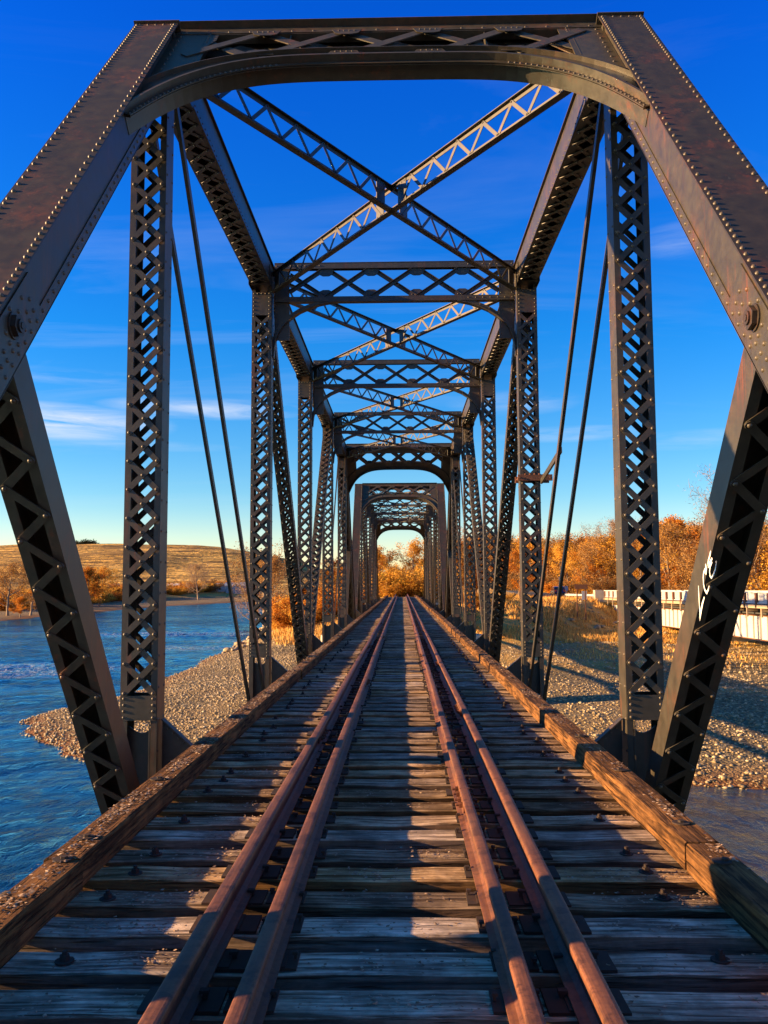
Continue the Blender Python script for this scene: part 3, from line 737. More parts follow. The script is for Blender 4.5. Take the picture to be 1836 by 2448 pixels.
def ground_mat():
    m,nt,b=new_mat('gravel_and_grass_ground'); N=NT(nt); w=N.coords('World')
    vo=N.n('ShaderNodeTexVoronoi'); vo.inputs['Scale'].default_value=6.5; N.l(w,vo.inputs['Vector'])
    vo2=N.n('ShaderNodeTexVoronoi'); vo2.inputs['Scale'].default_value=14; N.l(w,vo2.inputs['Vector'])
    big=N.noise(w,.16,5,.6); mid=N.noise(w,1.1,5,.6); fin=N.noise(w,7,4,.6)
    sx=N.n('ShaderNodeSeparateColor'); N.l(vo.outputs['Color'],sx.inputs[0]); sy=N.n('ShaderNodeSeparateColor'); N.l(vo2.outputs['Color'],sy.inputs[0])
    st=N.ramp(sx.outputs[0],[(0,(.13,.095,.05)),(.45,(.30,.225,.115)),(.8,(.45,.35,.19)),(1,(.56,.47,.31))])
    st2=N.ramp(sy.outputs[0],[(0,(.09,.07,.035)),(.6,(.26,.19,.09)),(1,(.42,.33,.19))])
    peb=N.mix(.5,st,st2)
    edge=N.ramp(vo.outputs['Distance'],[(.10,G3(1)),(.75,G3(.35))]); peb=N.mix(1,peb,edge,'MULTIPLY')
    sand=N.mix(fin,(.19,.13,.06),(.30,.21,.10)); peb=N.mix(N.math('MULTIPLY',N.ramp(N.math('ADD',big,N.math('MULTIPLY',mid,.25)),[(.60,G3(0)),(.70,G3(1))]),.85),peb,sand)
    ge=N.n('ShaderNodeNewGeometry'); sp=N.n('ShaderNodeSeparateXYZ'); N.l(ge.outputs['Position'],sp.inputs[0])
    # wet dark line next to the water
    wet=N.ramp(N.math('ADD',sp.outputs[2],N.math('MULTIPLY',mid,.1)),[(0,G3(0)),(1,G3(1))])
    wr=N.n('ShaderNodeMapRange'); wr.inputs['From Min'].default_value=WZ-.02; wr.inputs['From Max'].default_value=WZ+.42; N.l(sp.outputs[2],wr.inputs[0])
    peb=N.mix(wr.outputs[0],(.17,.068,.022),peb)
    gr=N.ramp(N.noise(N.coords('World',(1,1,1)),3.2,6,.7),[(.3,(.24,.125,.03)),(.5,(.52,.27,.06)),(.7,(.72,.42,.11))])
    gr2=N.mix(N.ramp(mid,[(.4,G3(0)),(.65,G3(1))]),gr,(.34,.24,.07))
    gh=N.n('ShaderNodeMapRange'); gh.inputs['From Min'].default_value=-4.95; gh.inputs['From Max'].default_value=-4.3; N.l(N.math('ADD',sp.outputs[2],N.math('MULTIPLY',N.math('SUBTRACT',big,.5),1.6)),gh.inputs[0])
    c=N.mix(gh.outputs[0],peb,gr2)
    N.l(c,b.inputs['Base Color']); b.inputs['Roughness'].default_value=.9; b.inputs['Specular IOR Level'].default_value=.2
    h1=N.math('MULTIPLY',vo.outputs['Distance'],-.7); h=N.math('ADD',h1,N.math('MULTIPLY',vo2.outputs['Distance'],-.35)); h=N.math('ADD',h,N.math('MULTIPLY',fin,.6))
    N.l(N.bump(h,1,.09),b.inputs['Normal']); return m
GM=ground_mat()
ground=grid_obj('ground',axis(-5500,-95,70,5000,1.0,1.16),axis(-1500,22,215,5500,1.0,1.14),height,GM); tag(ground,kind='structure')
# hills over the left bank
def hill_h(X,Y):
    d=np.hypot(X,Y); az=np.degrees(np.arctan2(X,Y))
    base=-9+sst((d-380)/850)*60
    base=base*1.0+ sst((d-380)/450)*(vnoise(X,Y,420,11)*9+vnoise(X,Y,160,12)*9+vnoise(X,Y,60,13)*4+np.abs(vnoise(X,Y,90,14))*-7)
    m=sst((2-az)/14) ; spur=sst(1-np.hypot((X+235)/190,(Y-800)/260))*7
    h=-7+(base+7)*m+spur*m-sst((260-d)/100)*8
    crest=np.where(d>1300,(d-1300)*.02,0)
    return h-crest
def hill_mat():
    m,nt,b=new_mat('dry_grass_hillside'); N=NT(nt); w=N.coords('World',(1,1,2.5))
    a=N.noise(w,.012,6,.65); c1=N.noise(N.coords('World',(.6,.6,14)),.035,6,.7,.6); f=N.noise(w,.16,4,.7)
    c=N.ramp(c1,[(.38,(.14,.08,.025)),(.46,(.36,.21,.05)),(.54,(.70,.40,.09)),(.68,(.95,.60,.16))]); c=N.mix(N.ramp(f,[(.50,G3(0)),(.62,G3(.8))]),c,(.11,.08,.03)); c=N.mix(N.ramp(a,[(.52,G3(0)),(.62,G3(.8))]),c,(.20,.12,.04))
    N.l(c,b.inputs['Base Color']); b.inputs['Roughness'].default_value=.95; b.inputs['Specular IOR Level'].default_value=.1
    N.l(N.bump(N.math('ADD',c1,f),.7,3.5),b.inputs['Normal']); return m
hills=grid_obj('hills',axis(-4500,-900,60,900,14,1.2),axis(-200,200,1500,4500,14,1.2),hill_h,hill_mat()); tag(hills,kind='structure')
# water
def water_mat():
    m,nt,b=new_mat('river_water'); N=NT(nt)
    v1=N.coords('World',(1,.45,1),(0,0,.5)); v2=N.coords('World',(1,.6,1),(0,0,-.2))
    n1=N.noise(v1,1.5,5,.65,1.2); n2=N.noise(v2,4.5,4,.6,.8); n3=N.noise(v1,.32,3,.5,.5); tur=N.noise(N.coords('World',(.55,1,1)),.075,4,.6,.6)
    tm=N.ramp(tur,[(.44,G3(.55)),(.62,G3(1.6))])
    h=N.math('ADD',N.math('ADD',N.math('MULTIPLY',n1,.8),N.math('MULTIPLY',n2,.28)),N.math('MULTIPLY',n3,1.4)); h=N.math('MULTIPLY',h,tm)
    N.l(N.bump(h,1,.16),b.inputs['Normal'])
    ge=N.n('ShaderNodeNewGeometry'); sp=N.n('ShaderNodeSeparateXYZ'); N.l(ge.outputs['Position'],sp.inputs[0])
    # white water: ragged bands where the river runs shallow
    foamn=N.ramp(N.noise(v2,2.6,6,.72,1.5),[(.50,G3(0)),(.60,G3(1))])
    def patch(cx,cy,rx,ry,s=1):
        dx=N.math('DIVIDE',N.math('SUBTRACT',sp.outputs[0],cx),rx); dy=N.math('DIVIDE',N.math('SUBTRACT',sp.outputs[1],cy),ry)
        d=N.math('ADD',N.math('MULTIPLY',dx,dx),N.math('MULTIPLY',dy,dy)); return N.math('MULTIPLY',N.math('MAXIMUM',N.math('SUBTRACT',1.0,d),0),s)
    ps=patch(-33,75,9,7,1.1)
    for q in ((-31,128,20,7,.9),(-26,100,9,5,.6),(-36,62,6,3,.5),(-22,112,6,4,.5)): ps=N.math('MAXIMUM',ps,patch(*q))
    foam=N.math('MULTIPLY',foamn,N.math('MINIMUM',N.math('MULTIPLY',ps,1.7),.85))
    sx=N.n('ShaderNodeMapRange'); sx.inputs['From Min'].default_value=-10; sx.inputs['From Max'].default_value=8; N.l(sp.outputs[0],sx.inputs[0])  # towards the right the bank's brown reflection is put into the water colour
    c=N.mix(N.ramp(n3,[(.35,G3(0)),(.7,G3(1))]),(.001,.016,.050),(.002,.038,.11)); c=N.mix(sx.outputs[0],c,(.034,.024,.007)); c=N.mix(foam,c,(.45,.50,.52))
    nrm=b.inputs['Normal'].links[0].from_socket
    df=N.n('ShaderNodeBsdfDiffuse'); N.l(c,df.inputs['Color']); N.l(nrm,df.inputs['Normal'])
    gl_=N.n('ShaderNodeBsdfGlossy'); N.l(N.mix(sx.outputs[0],(.42,.84,1.0),(.78,.86,.74)),gl_.inputs['Color']); gl_.inputs['Roughness'].default_value=.08; N.l(nrm,gl_.inputs['Normal'])
    fr=N.n('ShaderNodeFresnel'); fr.inputs['IOR'].default_value=1.33; N.l(nrm,fr.inputs['Normal'])
    mx=N.n('ShaderNodeMixShader'); N.l(N.math('MULTIPLY',fr.outputs[0],N.math('SUBTRACT',1.0,N.math('MULTIPLY',foam,.8))),mx.inputs[0]); N.l(df.outputs[0],mx.inputs[1]); N.l(gl_.outputs[0],mx.inputs[2])
    N.l(mx.outputs[0],nt.nodes['Material Output'].inputs[0]); return m
def wave_h(X,Y):
    r_=np.clip(1-np.hypot((X+32)/14,(Y-78)/16),0,1)+np.clip(1-np.hypot((X+30)/22,(Y-126)/12),0,1)
    # ripples ride on the current, which runs towards the camera and to the left
    u=X*.86+Y*.5; v=-X*.5+Y*.86
    h=vnoise(u,v*1.9,3.6,31)*.10+vnoise(u+9,v*1.7,1.7,32)*.10+vnoise(u,v*1.5,.85,33)*.06+vnoise(u*1.1,v*1.6,.45,34)*.025
    return WZ+h*(.75+2.0*r_)*np.where(X>4,.55,1)
wsurf=grid_obj('water',axis(-4000,-48,32,3000,.36,1.13),np.r_[np.arange(-60,20,4.),np.arange(20,60,.26),axis(60,60,150,1500,.5,1.10)[1:]],lambda X,Y: np.where((np.abs(X)<600)&(Y<420)&(Y>0),wave_h(X,Y),WZ),water_mat()); tag(wsurf,kind='structure')
# loose stones on the bars
sm_,snt,sb=new_mat('river_stone'); N=NT(snt); w=N.coords('World'); c=N.ramp(N.noise(w,2.6,2,.5),[(.3,(.13,.09,.045)),(.5,(.31,.225,.115)),(.7,(.52,.42,.27))]); N.l(c,sb.inputs['Base Color']); sb.inputs['Roughness'].default_value=.8
t_=(1+5**.5)/2
ico=np.array([(-1,t_,0),(1,t_,0),(-1,-t_,0),(1,-t_,0),(0,-1,t_),(0,1,t_),(0,-1,-t_),(0,1,-t_),(t_,0,-1),(t_,0,1),(-t_,0,-1),(-t_,0,1)])/1.9
icf=np.array([(0,11,5),(0,5,1),(0,1,7),(0,7,10),(0,10,11),(1,5,9),(5,11,4),(11,10,2),(10,7,6),(7,1,8),(3,9,4),(3,4,2),(3,2,6),(3,6,8),(3,8,9),(4,9,5),(2,4,11),(6,2,10),(8,6,7),(9,8,1)])
def scatter_stones(n,fx,fy,smin,smax,flt):
    x=fx(n);y=fy(n);h=height(x,y); k=flt(x,y,h)
    return x[k],y[k],h[k],rng.uniform(smin,smax,k.sum())*rng.uniform(.5,1.4,k.sum())
S=[]
S.append(scatter_stones(20000,lambda n:rng.uniform(-21,-3,n),lambda n:36+rng.random(n)**1.5*60,.03,.085,lambda x,y,h:(h>WZ-.06)&(h<-4.3)))
S.append(scatter_stones(22000,lambda n:rng.uniform(5,40,n),lambda n:31+rng.random(n)**1.4*62,.03,.09,lambda x,y,h:(h>WZ-.06)&(h<-4.2)))
S.append(scatter_stones(1500,lambda n:rng.uniform(6,26,n),lambda n:rng.uniform(62,88,n),.08,.2,lambda x,y,h:(h>WZ-.06)&(h<-4.7)))
S.append(scatter_stones(700,lambda n:rng.uniform(-30,-17,n),lambda n:rng.uniform(92,150,n),.15,.5,lambda x,y,h:(h>WZ-.1)&(h<-4.0)))
S.append(scatter_stones(50,lambda n:rng.uniform(15,30,n),lambda n:rng.uniform(96,124,n),.2,.5,lambda x,y,h:(h>-4.5)))
X_=np.concatenate([s[0] for s in S]);Y_=np.concatenate([s[1] for s in S]);Z_=np.concatenate([s[2] for s in S]);R_=np.concatenate([s[3] for s in S]); n=len(X_)
V=ico[None]*R_[:,None,None]*rng.uniform(.75,1.25,(n,1,3))*np.array([1,1,.6]); V=V*(1+rng.normal(size=(n,12,1))*.09)
a=rng.uniform(0,6.28,n); ca,sa=np.cos(a)[:,None],np.sin(a)[:,None]; V=np.stack([V[...,0]*ca-V[...,1]*sa,V[...,0]*sa+V[...,1]*ca,V[...,2]],-1)
V+=np.stack([X_,Y_,Z_+R_*.2],-1)[:,None]
F=icf[None]+12*np.arange(n)[:,None,None]
tag(link('loose_stones',np_mesh('loose_stones',V.reshape(-1,3),F.reshape(-1,3),sm_,True)),'rounded river stones strewn over the gravel bars','stones',None,'stuff'); print('stones',n)
# ---------------------------------------------------------------- plants
def leaf_mat(name,cols,trans=.35):
    m,nt,b=new_mat(name); N=NT(nt); ge=N.n('ShaderNodeNewGeometry'); oi=N.n('ShaderNodeObjectInfo')
    f=N.math('ADD',N.math('MULTIPLY',ge.outputs['Random Per Island'],.55),N.math('MULTIPLY',N.noise(N.coords('Object'),.9,3,.6),.6)); f=N.math('ADD',f,N.math('MULTIPLY_ADD',oi.outputs['Random'],.5,-.32))
    c=N.ramp(f,[(i/(len(cols)-1)*.8+.1,x) for i,x in enumerate(cols)]); N.l(c,b.inputs['Base Color']); b.inputs['Roughness'].default_value=.7; b.inputs['Specular IOR Level'].default_value=.15
    tr=N.n('ShaderNodeBsdfTranslucent'); N.l(c,tr.inputs['Color']); mx=N.n('ShaderNodeMixShader'); mx.inputs[0].default_value=trans
    out=nt.nodes['Material Output']; N.l(b.outputs[0],mx.inputs[1]); N.l(tr.outputs[0],mx.inputs[2]); N.l(mx.outputs[0],out.inputs[0]); return m
LM=dict(orange=leaf_mat('orange_leaves',[(.10,.035,.008),(.34,.11,.012),(.58,.21,.02),(.70,.32,.04)]),
  gold=leaf_mat('golden_leaves',[(.16,.075,.012),(.46,.21,.025),(.70,.37,.045),(.80,.50,.10)]),
  brown=leaf_mat('brown_thin_leaves',[(.09,.045,.018),(.25,.12,.035),(.42,.22,.06),(.52,.30,.10)]),
  olive=leaf_mat('yellowing_green_leaves',[(.06,.055,.012),(.20,.14,.02),(.42,.25,.03),(.60,.34,.05)]),
  dark=leaf_mat('dark_juniper_leaves',[(.01,.014,.006),(.02,.03,.01),(.035,.045,.015)]))
def bark_mat(name,a,b_):
    m,nt,b=new_mat(name); N=NT(nt); c=N.mix(N.noise(N.coords('Object',(4,4,1)),3,5,.6),a,b_); N.l(c,b.inputs['Base Color']); b.inputs['Roughness'].default_value=.9; return m
BK=bark_mat('grey_brown_bark',(.10,.065,.04),(.34,.25,.16)); BKP=bark_mat('pale_pinkish_twigs',(.22,.14,.08),(.42,.30,.19))
def make_tree(seed,H,leafkind,nleaf,ls,spread=.36,clear=.18,twigs=False,trunkr=.022,lean=0,multi=1,twig3=0,bark=None,slim=.55,tmin=.006):
    r=np.random.default_rng(seed); br=MB(); tips=[]
    def path(p,d,L,n,wig,up):
        pts=[p];
        for i in range(n): d=unit(d+r.normal(size=3)*wig+V3(0,0,up)); p=p+d*L/n; pts.append(p)
        return pts,d
    for t in range(multi):
        d0=unit(V3(r.normal()*.12+lean+(.35*math.cos(6.28*t/multi) if multi>1 else 0),r.normal()*.12+(.35*math.sin(6.28*t/multi) if multi>1 else 0),1)); R0=H*trunkr/(multi**.5)
        tp,_=path(V3(0,0,-.5),d0,H*.86,9,.07,.05); br.tube(tp,[R0*(1-.09*i)*(1.25 if i==0 else 1) for i in range(10)],6,False)
        nl=max(6,int(15/multi))
        for k in range(nl):
            f=clear+(1-clear)*(k+r.random())/nl; i=min(int(f*9),8); base=tp[i]+(tp[i+1]-tp[i])*(f*9-i); az=r.uniform(0,6.28)
            up=.25+.9*f; d=unit(V3(math.cos(az),math.sin(az),up)); L=H*spread*(1.15-.75*abs(f-.45)**1.0)*r.uniform(.7,1.15)*(1 if f<.85 else .6)
            lp,_=path(base,d,L,5,.16,.10); rr=R0*.45*(1-.55*f); br.tube(lp,[rr*(1-.17*j) for j in range(6)],4,False)
            for q in range(7):
                g=.25+.75*(q+r.random())/7; j=min(int(g*5),4); b2=lp[j]+(lp[j+1]-lp[j])*(g*5-j); d2=unit((lp[j+1]-lp[j])/np.linalg.norm(lp[j+1]-lp[j])+r.normal(size=3)*.6+V3(0,0,.2)); L2=L*.42*r.uniform(.6,1.1)
                sp,_=path(b2,d2,L2,3,.2,.06); br.tube(sp,[rr*.32,rr*.24,rr*.16,rr*.06],3,False)
                tips+= [sp[1],sp[2],sp[3]]
                for z in range(twig3):
                    w_=r.random()*2.99; j=int(w_); b3=sp[j]+(sp[j+1]-sp[j])*(w_-j); d3=unit(d2+r.normal(size=3)*.65); tw,_=path(b3,d3,L2*.5,2,.25,.05); br.tube(tw,[rr*.13+tmin,rr*.09+tmin*.8,tmin*.6],3,False)
                    tips.append(tw[2])
    crown=None
    if nleaf:
        T=np.array(tips); idx=r.integers(0,len(T),nleaf); clump=r.random(len(T))>.18; idx=idx[clump[idx]]; n=len(idx)
        c=T[idx]+r.normal(size=(n,3))*H*.032*np.array([1,1,.8]); c[:,2]=np.maximum(c[:,2],.05)
        a=r.normal(size=(n,3)); a/=np.linalg.norm(a,axis=1)[:,None]; b=np.cross(a,r.normal(size=(n,3))); b/=np.linalg.norm(b,axis=1)[:,None]; s=ls*r.uniform(.5,1.25,n)[:,None]
        V=np.stack([c-a*s,c-b*s*slim+a*s*.1,c+a*s,c+b*s*slim],1).reshape(-1,3); F=np.arange(4*n).reshape(n,4)
        crown=np_mesh('crown',V,F,LM[leafkind])
    return br.mesh('trunk',bark or BK),crown
def make_bush(seed,H,W,leafkind,n,ls):
    r=np.random.default_rng(seed); br=MB(); tips=[]
    for k in range(34):
        az=r.uniform(0,6.28); rad=W*r.random()**.6*.5; p=V3(math.cos(az)*rad*.5,math.sin(az)*rad*.5,-.2); d=unit(V3(math.cos(az)*.55,math.sin(az)*.55,1)); pts=[p]; L=H*r.uniform(.55,1.05)
        for i in range(5): d=unit(d+r.normal(size=3)*.14); p=p+d*L/5; pts.append(p)
        br.tube(pts,[H*.008*(1-.17*j) for j in range(6)],3,False)
        for q in range(8):
            j=r.integers(1,5); d2=unit(d+r.normal(size=3)*.6); e=pts[j]+d2*L*.22; br.tube([pts[j],e],[H*.003,.003],3,False); tips+=[e,pts[j]+(e-pts[j])*.5]
        tips+=pts[2:]
    T=np.array(tips); idx=r.integers(0,len(T),n); c=T[idx]+r.normal(size=(n,3))*H*.05; c[:,2]=np.maximum(c[:,2],.02)
    a=r.normal(size=(n,3)); a/=np.linalg.norm(a,axis=1)[:,None]; b=np.cross(a,r.normal(size=(n,3))); b/=np.linalg.norm(b,axis=1)[:,None]; s=ls*r.uniform(.5,1.25,n)[:,None]
    V=np.stack([c-a*s,c-b*s*.55,c+a*s,c+b*s*.55],1).reshape(-1,3)
    return br.mesh('stem',BK),np_mesh('foliage',V,np.arange(4*n).reshape(n,4),LM[leafkind])
LM['bare']=leaf_mat('pale_pink_twig_tips',[(.20,.11,.05),(.36,.22,.11),(.50,.33,.18)],.1)
TP=dict(
  orange=make_tree(1,12,'orange',11500,.16,.34), orange2=make_tree(2,12,'orange',8500,.16,.40,.12), gold=make_tree(3,12,'gold',9000,.16,.38),
  brown=make_tree(4,12,'brown',7500,.14,.42,.15,twig3=2), brown2=make_tree(5,12,'brown',6500,.13,.46,.2,twig3=2,bark=BKP,tmin=.012), bare=make_tree(6,12,'bare',15000,.22,.42,.18,twig3=4,bark=BKP,slim=.07,tmin=.016), olive=make_tree(7,12,'olive',13000,.17,.36,.1))
BP=dict(gold=make_bush(11,4,5,'gold',9000,.12),orange=make_bush(12,4,5,'orange',8000,.12),brown=make_bush(13,4,5,'brown',6000,.11),dark=make_bush(14,4,4,'dark',5000,.16),olive=make_bush(15,4,5,'olive',7000,.12))
def gz(x,y): return float(height(np.array([x]),np.array([y]))[0])
pr=random.Random(3)
def plant(kind,x,y,H,label,cat='tree',group=None,bush=False,z=None,w=1.0):
    src=(BP if bush else TP)[kind]; k=H/(4 if bush else 12)
    r=empty('shrub' if bush else 'tree',(x,y,(gz(x,y) if z is None else z)-.05),pr.uniform(0,6.28)); r.scale=(k*w*pr.uniform(.92,1.1),k*w*pr.uniform(.92,1.1),k)
    link('stem' if bush else 'trunk',src[0],r)
    if src[1]: link('foliage' if bush else 'crown',src[1],r)
    return tag(r,label,cat,group)
def px2x(px,Y): return (px-961)/2050*Y+.07
# wood to the right, beyond the road
plant('orange',px2x(1600,150),150,14.6,'tall bright orange tree rising above the others, just right of the nearest right-hand post')
plant('bare',px2x(1745,140),140,20.0,'very tall nearly leafless tree with pale pinkish twigs behind the graffitied strut')
plant('bare',px2x(1478,190),190,16.8,'leafless pale tree whose crown tops the wood left of the nearest right-hand post')
plant('brown2',px2x(1690,160),160,13.5,'thin brown tree between the tall orange tree and the tall bare one')
kinds=['orange','brown','brown','gold','brown2','brown','gold','orange2','brown']
for i,px in enumerate(np.linspace(1238,1870,40)):
    X=pr.uniform(40,47); Y=(X-.07)*2050/(px-961); Y=min(Y,300); X=px2x(px,Y); off=pr.uniform(84,114)+max(0,px-1480)*.26
    H=off*Y/2050+2.6; k=kinds[pr.randrange(9)]
    plant(k,X,Y,H,'autumn tree in the front row of the wood beyond the road','tree','front row of the wood beyond the road')
for i,px in enumerate(np.linspace(1150,1880,34)):
    X=pr.uniform(54,64); Y=min((X-.07)*2050/(px-961),360); X=px2x(px,Y); H=(pr.uniform(90,120)+max(0,px-1480)*.12)*Y/2050+2.6; k=kinds[pr.randrange(9)]
    plant(k,X,Y,H,'autumn tree deep in the wood, behind its front row','tree','back row of the wood beyond the road')
for i,px in enumerate(np.linspace(1210,1850,34)):
    X=38.7+pr.uniform(-.7,1.5); Y=min((X-.07)*2050/(px-961),290); X=px2x(px,Y); H=pr.uniform(1.8,4.2)*Y/150; plant(['orange','brown','gold','brown'][pr.randrange(4)],X,Y,H,'low autumn shrub at the foot of the wood along the road','shrub','shrubs along the road edge',True,w=1.3)
# brush and trees closing the view past the end of the bridge
for px,Y,H,k,lab in ((916,150,8.6,'gold','golden orange leaning tree at the left of the far bridge opening'),(900,158,8.8,'orange2','orange tree half hidden by the left posts of the far opening'),
   (984,150,9.4,'gold','tall rounded golden tree at the right of the far bridge opening'),(1014,160,7.6,'orange2','tree behind the right posts of the far opening'),
   (946,165,5.2,'brown','small brown tree in the gap between the two trees of the far opening'),(962,172,5.4,'brown2','thin pale tree in the middle of the far opening')):
    plant(k,px2x(px,Y),Y,H,lab)
for px,Y,H,k,lab in ((905,121,4.6,'olive','dull green-gold bush at the left of the track beyond the bridge'),(930,124,4.0,'orange','orange bush left of the middle beyond the rails'),(950,131,3.9,'brown','brownish bush in the middle beyond the rails'),
   (975,120,4.7,'gold','bright golden bush right of the middle beyond the rails'),(1000,119,4.9,'gold','tallest golden bush beyond the rails, by the right posts'),(1018,124,4.4,'orange','orange bush behind the right posts beyond the rails'),
   (888,126,4.6,'gold','golden bush behind the left posts beyond the rails'),(962,118,2.6,'orange','low orange bush where the rails end'),(940,117,2.4,'gold','low golden bush at the left rail end')):
    plant(k,px2x(px,Y),Y,H,lab,'bush',None,True,w=1.35)
for i in range(26):
    s=-1 if i%2 else 1; Y=pr.uniform(138,200); X=s*pr.uniform(7,19) if s>0 else -pr.uniform(7,17)
    if s>0 and X<24: plant(kinds[pr.randrange(9)],X,Y,pr.uniform(7,10.5)*(Y/140),'autumn tree seen through the lattice on the right of the bridge','tree','trees right of the bridge end')
    elif s<0: plant(kinds[pr.randrange(9)],X,Y,pr.uniform(5,7)*(Y/140),'autumn tree seen through the lattice on the left of the bridge','tree','trees left of the bridge end')
for i in range(34):
    s=-1 if i%3 else 1; Y=pr.uniform(95,118); X=s*pr.uniform(6,13)
    plant(['orange','gold','orange','brown'][pr.randrange(4)],X,Y,pr.uniform(2.2,4.4)*(1 if s<0 else .4),'orange shrub on the slope beside the far end of the bridge','shrub','shrubs beside the bridge end',True,w=1.3)
# left bank by the river
plant('brown2',px2x(632,150),150,13.5,'leaning pale-branched tree on the near river bank left of the bridge')
plant('bare',px2x(606,158),158,11,'bare twiggy tree at the edge of the near river bank')
plant('brown',px2x(655,140),140,11.5,'brown tree on the near bank just left of the bridge lattice')
for i in range(16):
    Y=pr.uniform(98,165); X=-19+pr.uniform(1.2,6)-max(0,(Y-121)*.1); plant(['olive','gold','orange','brown'][pr.randrange(4)],X,Y,pr.uniform(1.2,3.0),'leafy yellowing shrub on the rocky near bank','shrub','shrubs on the near bank',True,w=1.3)
# far bank
def farz(x,y): return max(gz(x,y),float(hill_h(np.array([x]),np.array([y]))[0]))
for px,Y,H,k,lab in ((15,196,12,'brown','broad brown bush-like tree at the left edge across the river'),(70,200,11,'brown2','grey-brown bare tree across the river at the left edge'),(45,190,5,'orange','small orange tree low on the far bank at the left edge'),
    (205,262,13,'orange','orange willow across the river just right of the leaning strut'),(235,270,12.5,'gold','golden willow across the river, next to the orange one'),(185,258,10,'gold','golden willow half behind the leaning strut')):
    X=px2x(px,Y); plant(k,X,Y,H,lab,'tree',None,z=farz(X,Y),w=1.25)
for i in range(95):
    px=pr.uniform(-40,600); Y=192+max(0,px)*.44+pr.uniform(20,62); X=px2x(px,Y)
    plant(['orange','gold','brown','orange'][pr.randrange(4)],X,Y,pr.uniform(3.0,7.5),'autumn brush along the far river bank','shrub','brush on the far bank',True,z=farz(X,Y),w=1.5)
X=px2x(474,372); plant('bare',X,372,16,'dark bare tree standing alone on the far bank',z=farz(X,372))
for px,Y,H in ((176,1150,9),(192,1150,13),(204,1150,14),(212,1150,10)):
    X=px2x(px,Y); plant('dark',X,Y,H,'dark juniper on the skyline of the hill','tree','junipers on the hilltop',True,z=float(hill_h(np.array([X]),np.array([Y]))[0])-1,w=1.5)
# dry grass: tufts of blades on the banks
gm_,gnt,gbb=new_mat('dry_grass_blades'); N=NT(gnt); ge=N.n('ShaderNodeNewGeometry'); c=N.ramp(ge.outputs['Random Per Island'],[(0,(.34,.17,.035)),(.4,(.62,.30,.05)),(.8,(.82,.48,.12)),(1,(.48,.38,.11))]); N.l(c,gbb.inputs['Base Color']); gbb.inputs['Roughness'].default_value=.8
def grass(n,fx,fy,hmin,hmax,minz):
    x=fx(n);y=fy(n);h=height(x,y); cl=vnoise(x,y,5,21)+vnoise(x,y,1.5,22)*.6; k=(h>minz)&(cl>-.12)&((np.abs(x)>4.5)|(y<90))&~((y>121)&(np.abs(x-road_x(y))<4.6)); x,y,h,cl=x[k],y[k],h[k],cl[k]; n=len(x)
    H=rng.uniform(hmin,hmax,n)*(.7+np.clip(cl,0,1)); a=rng.uniform(0,6.28,n); w=.03+.03*rng.random(n); lx=rng.normal(size=n)*.3*H; ly=rng.normal(size=n)*.3*H
    c=np.stack([x,y,h-.02],1); d=np.stack([np.cos(a)*w,np.sin(a)*w,0*a],1); t=c+np.stack([lx,ly,H],1)
    return np.stack([c-d,c+d,t],1).reshape(-1,3)
V=np.concatenate([grass(60000,lambda n:rng.uniform(5,31,n),lambda n:rng.uniform(84,150,n),.3,.8,-4.9),grass(16000,lambda n:rng.uniform(-20,-3.5,n),lambda n:rng.uniform(86,140,n),.3,.8,-4.8),grass(14000,lambda n:rng.uniform(14,60,n),lambda n:rng.uniform(60,110,n),.15,.45,-5.0)])
tag(link('dry_grass',np_mesh('dry_grass',V,np.arange(len(V)).reshape(-1,3),gm_)),'tall dry orange grass on the banks below the road','grass',None,'stuff'); print('grass',len(V)//3)

# ---------------------------------------------------------------- road, road bridge, car, signs
def flat(name,c,rough=.8,var=.25,scale=3,spec=.3,bump=0):
    m,nt,b=new_mat(name); N=NT(nt); w=N.coords('World'); n=N.noise(w,scale,5,.6)
    N.l(N.mix(n,tuple(x*(1-var) for x in c),tuple(min(1,x*(1+var)) for x in c)),b.inputs['Base Color']); b.inputs['Roughness'].default_value=rough; b.inputs['Specular IOR Level'].default_value=spec
    if bump: N.l(N.bump(N.noise(w,scale*8,3),.5,bump),b.inputs['Normal'])
    return m
CON=flat('pale_concrete',(.42,.37,.29),.9,.2,1.2,.2,.01); CON2=flat('bridge_white_paint',(.52,.50,.45),.6,.18,.8); WHT=flat('white_metal',(.52,.51,.48),.5,.08,2); BRN=flat('rusty_brown_steel',(.16,.065,.03),.7,.35,4); LED=flat('tan_deck_edge',(.40,.30,.19),.85,.25,2)
ASP=flat('grey_asphalt',(.055,.053,.05),.9,.25,6); LINE=flat('white_road_paint',(.6,.6,.58),.7,.15,4); GAL=flat('galvanised_steel',(.40,.42,.44),.45,.12,3); DGR=flat('dark_grey_steel',(.06,.06,.06),.6,.2,3)
def dz(Y): return -.45-.0062*(Y-68)     # deck level of the road bridge
rd=MB(); pts=[(29.2,36.2,60,dz(60)),(29.2,36.2,125,dz(125)),(23.6,30.9,142,-1.02),(24.6,31.9,165,-1.08),(27.4,34.8,210,-1.1),(34.4,42,300,-1.1),(40,48,380,-1.1)]
for (a0,a1,ya,za),(b0,b1,yb,zb) in zip(pts[:-1],pts[1:]): rd.add([(a0,ya,za),(a1,ya,za),(b1,yb,zb),(b0,yb,zb),(a0,ya,za-.3),(a1,ya,za-.3),(b1,yb,zb-.3),(b0,yb,zb-.3)],[(0,1,2,3),(7,6,5,4),(0,3,7,4),(1,5,6,2)])
tag(rd.obj('road',ASP),kind='structure')
ln_=MB()
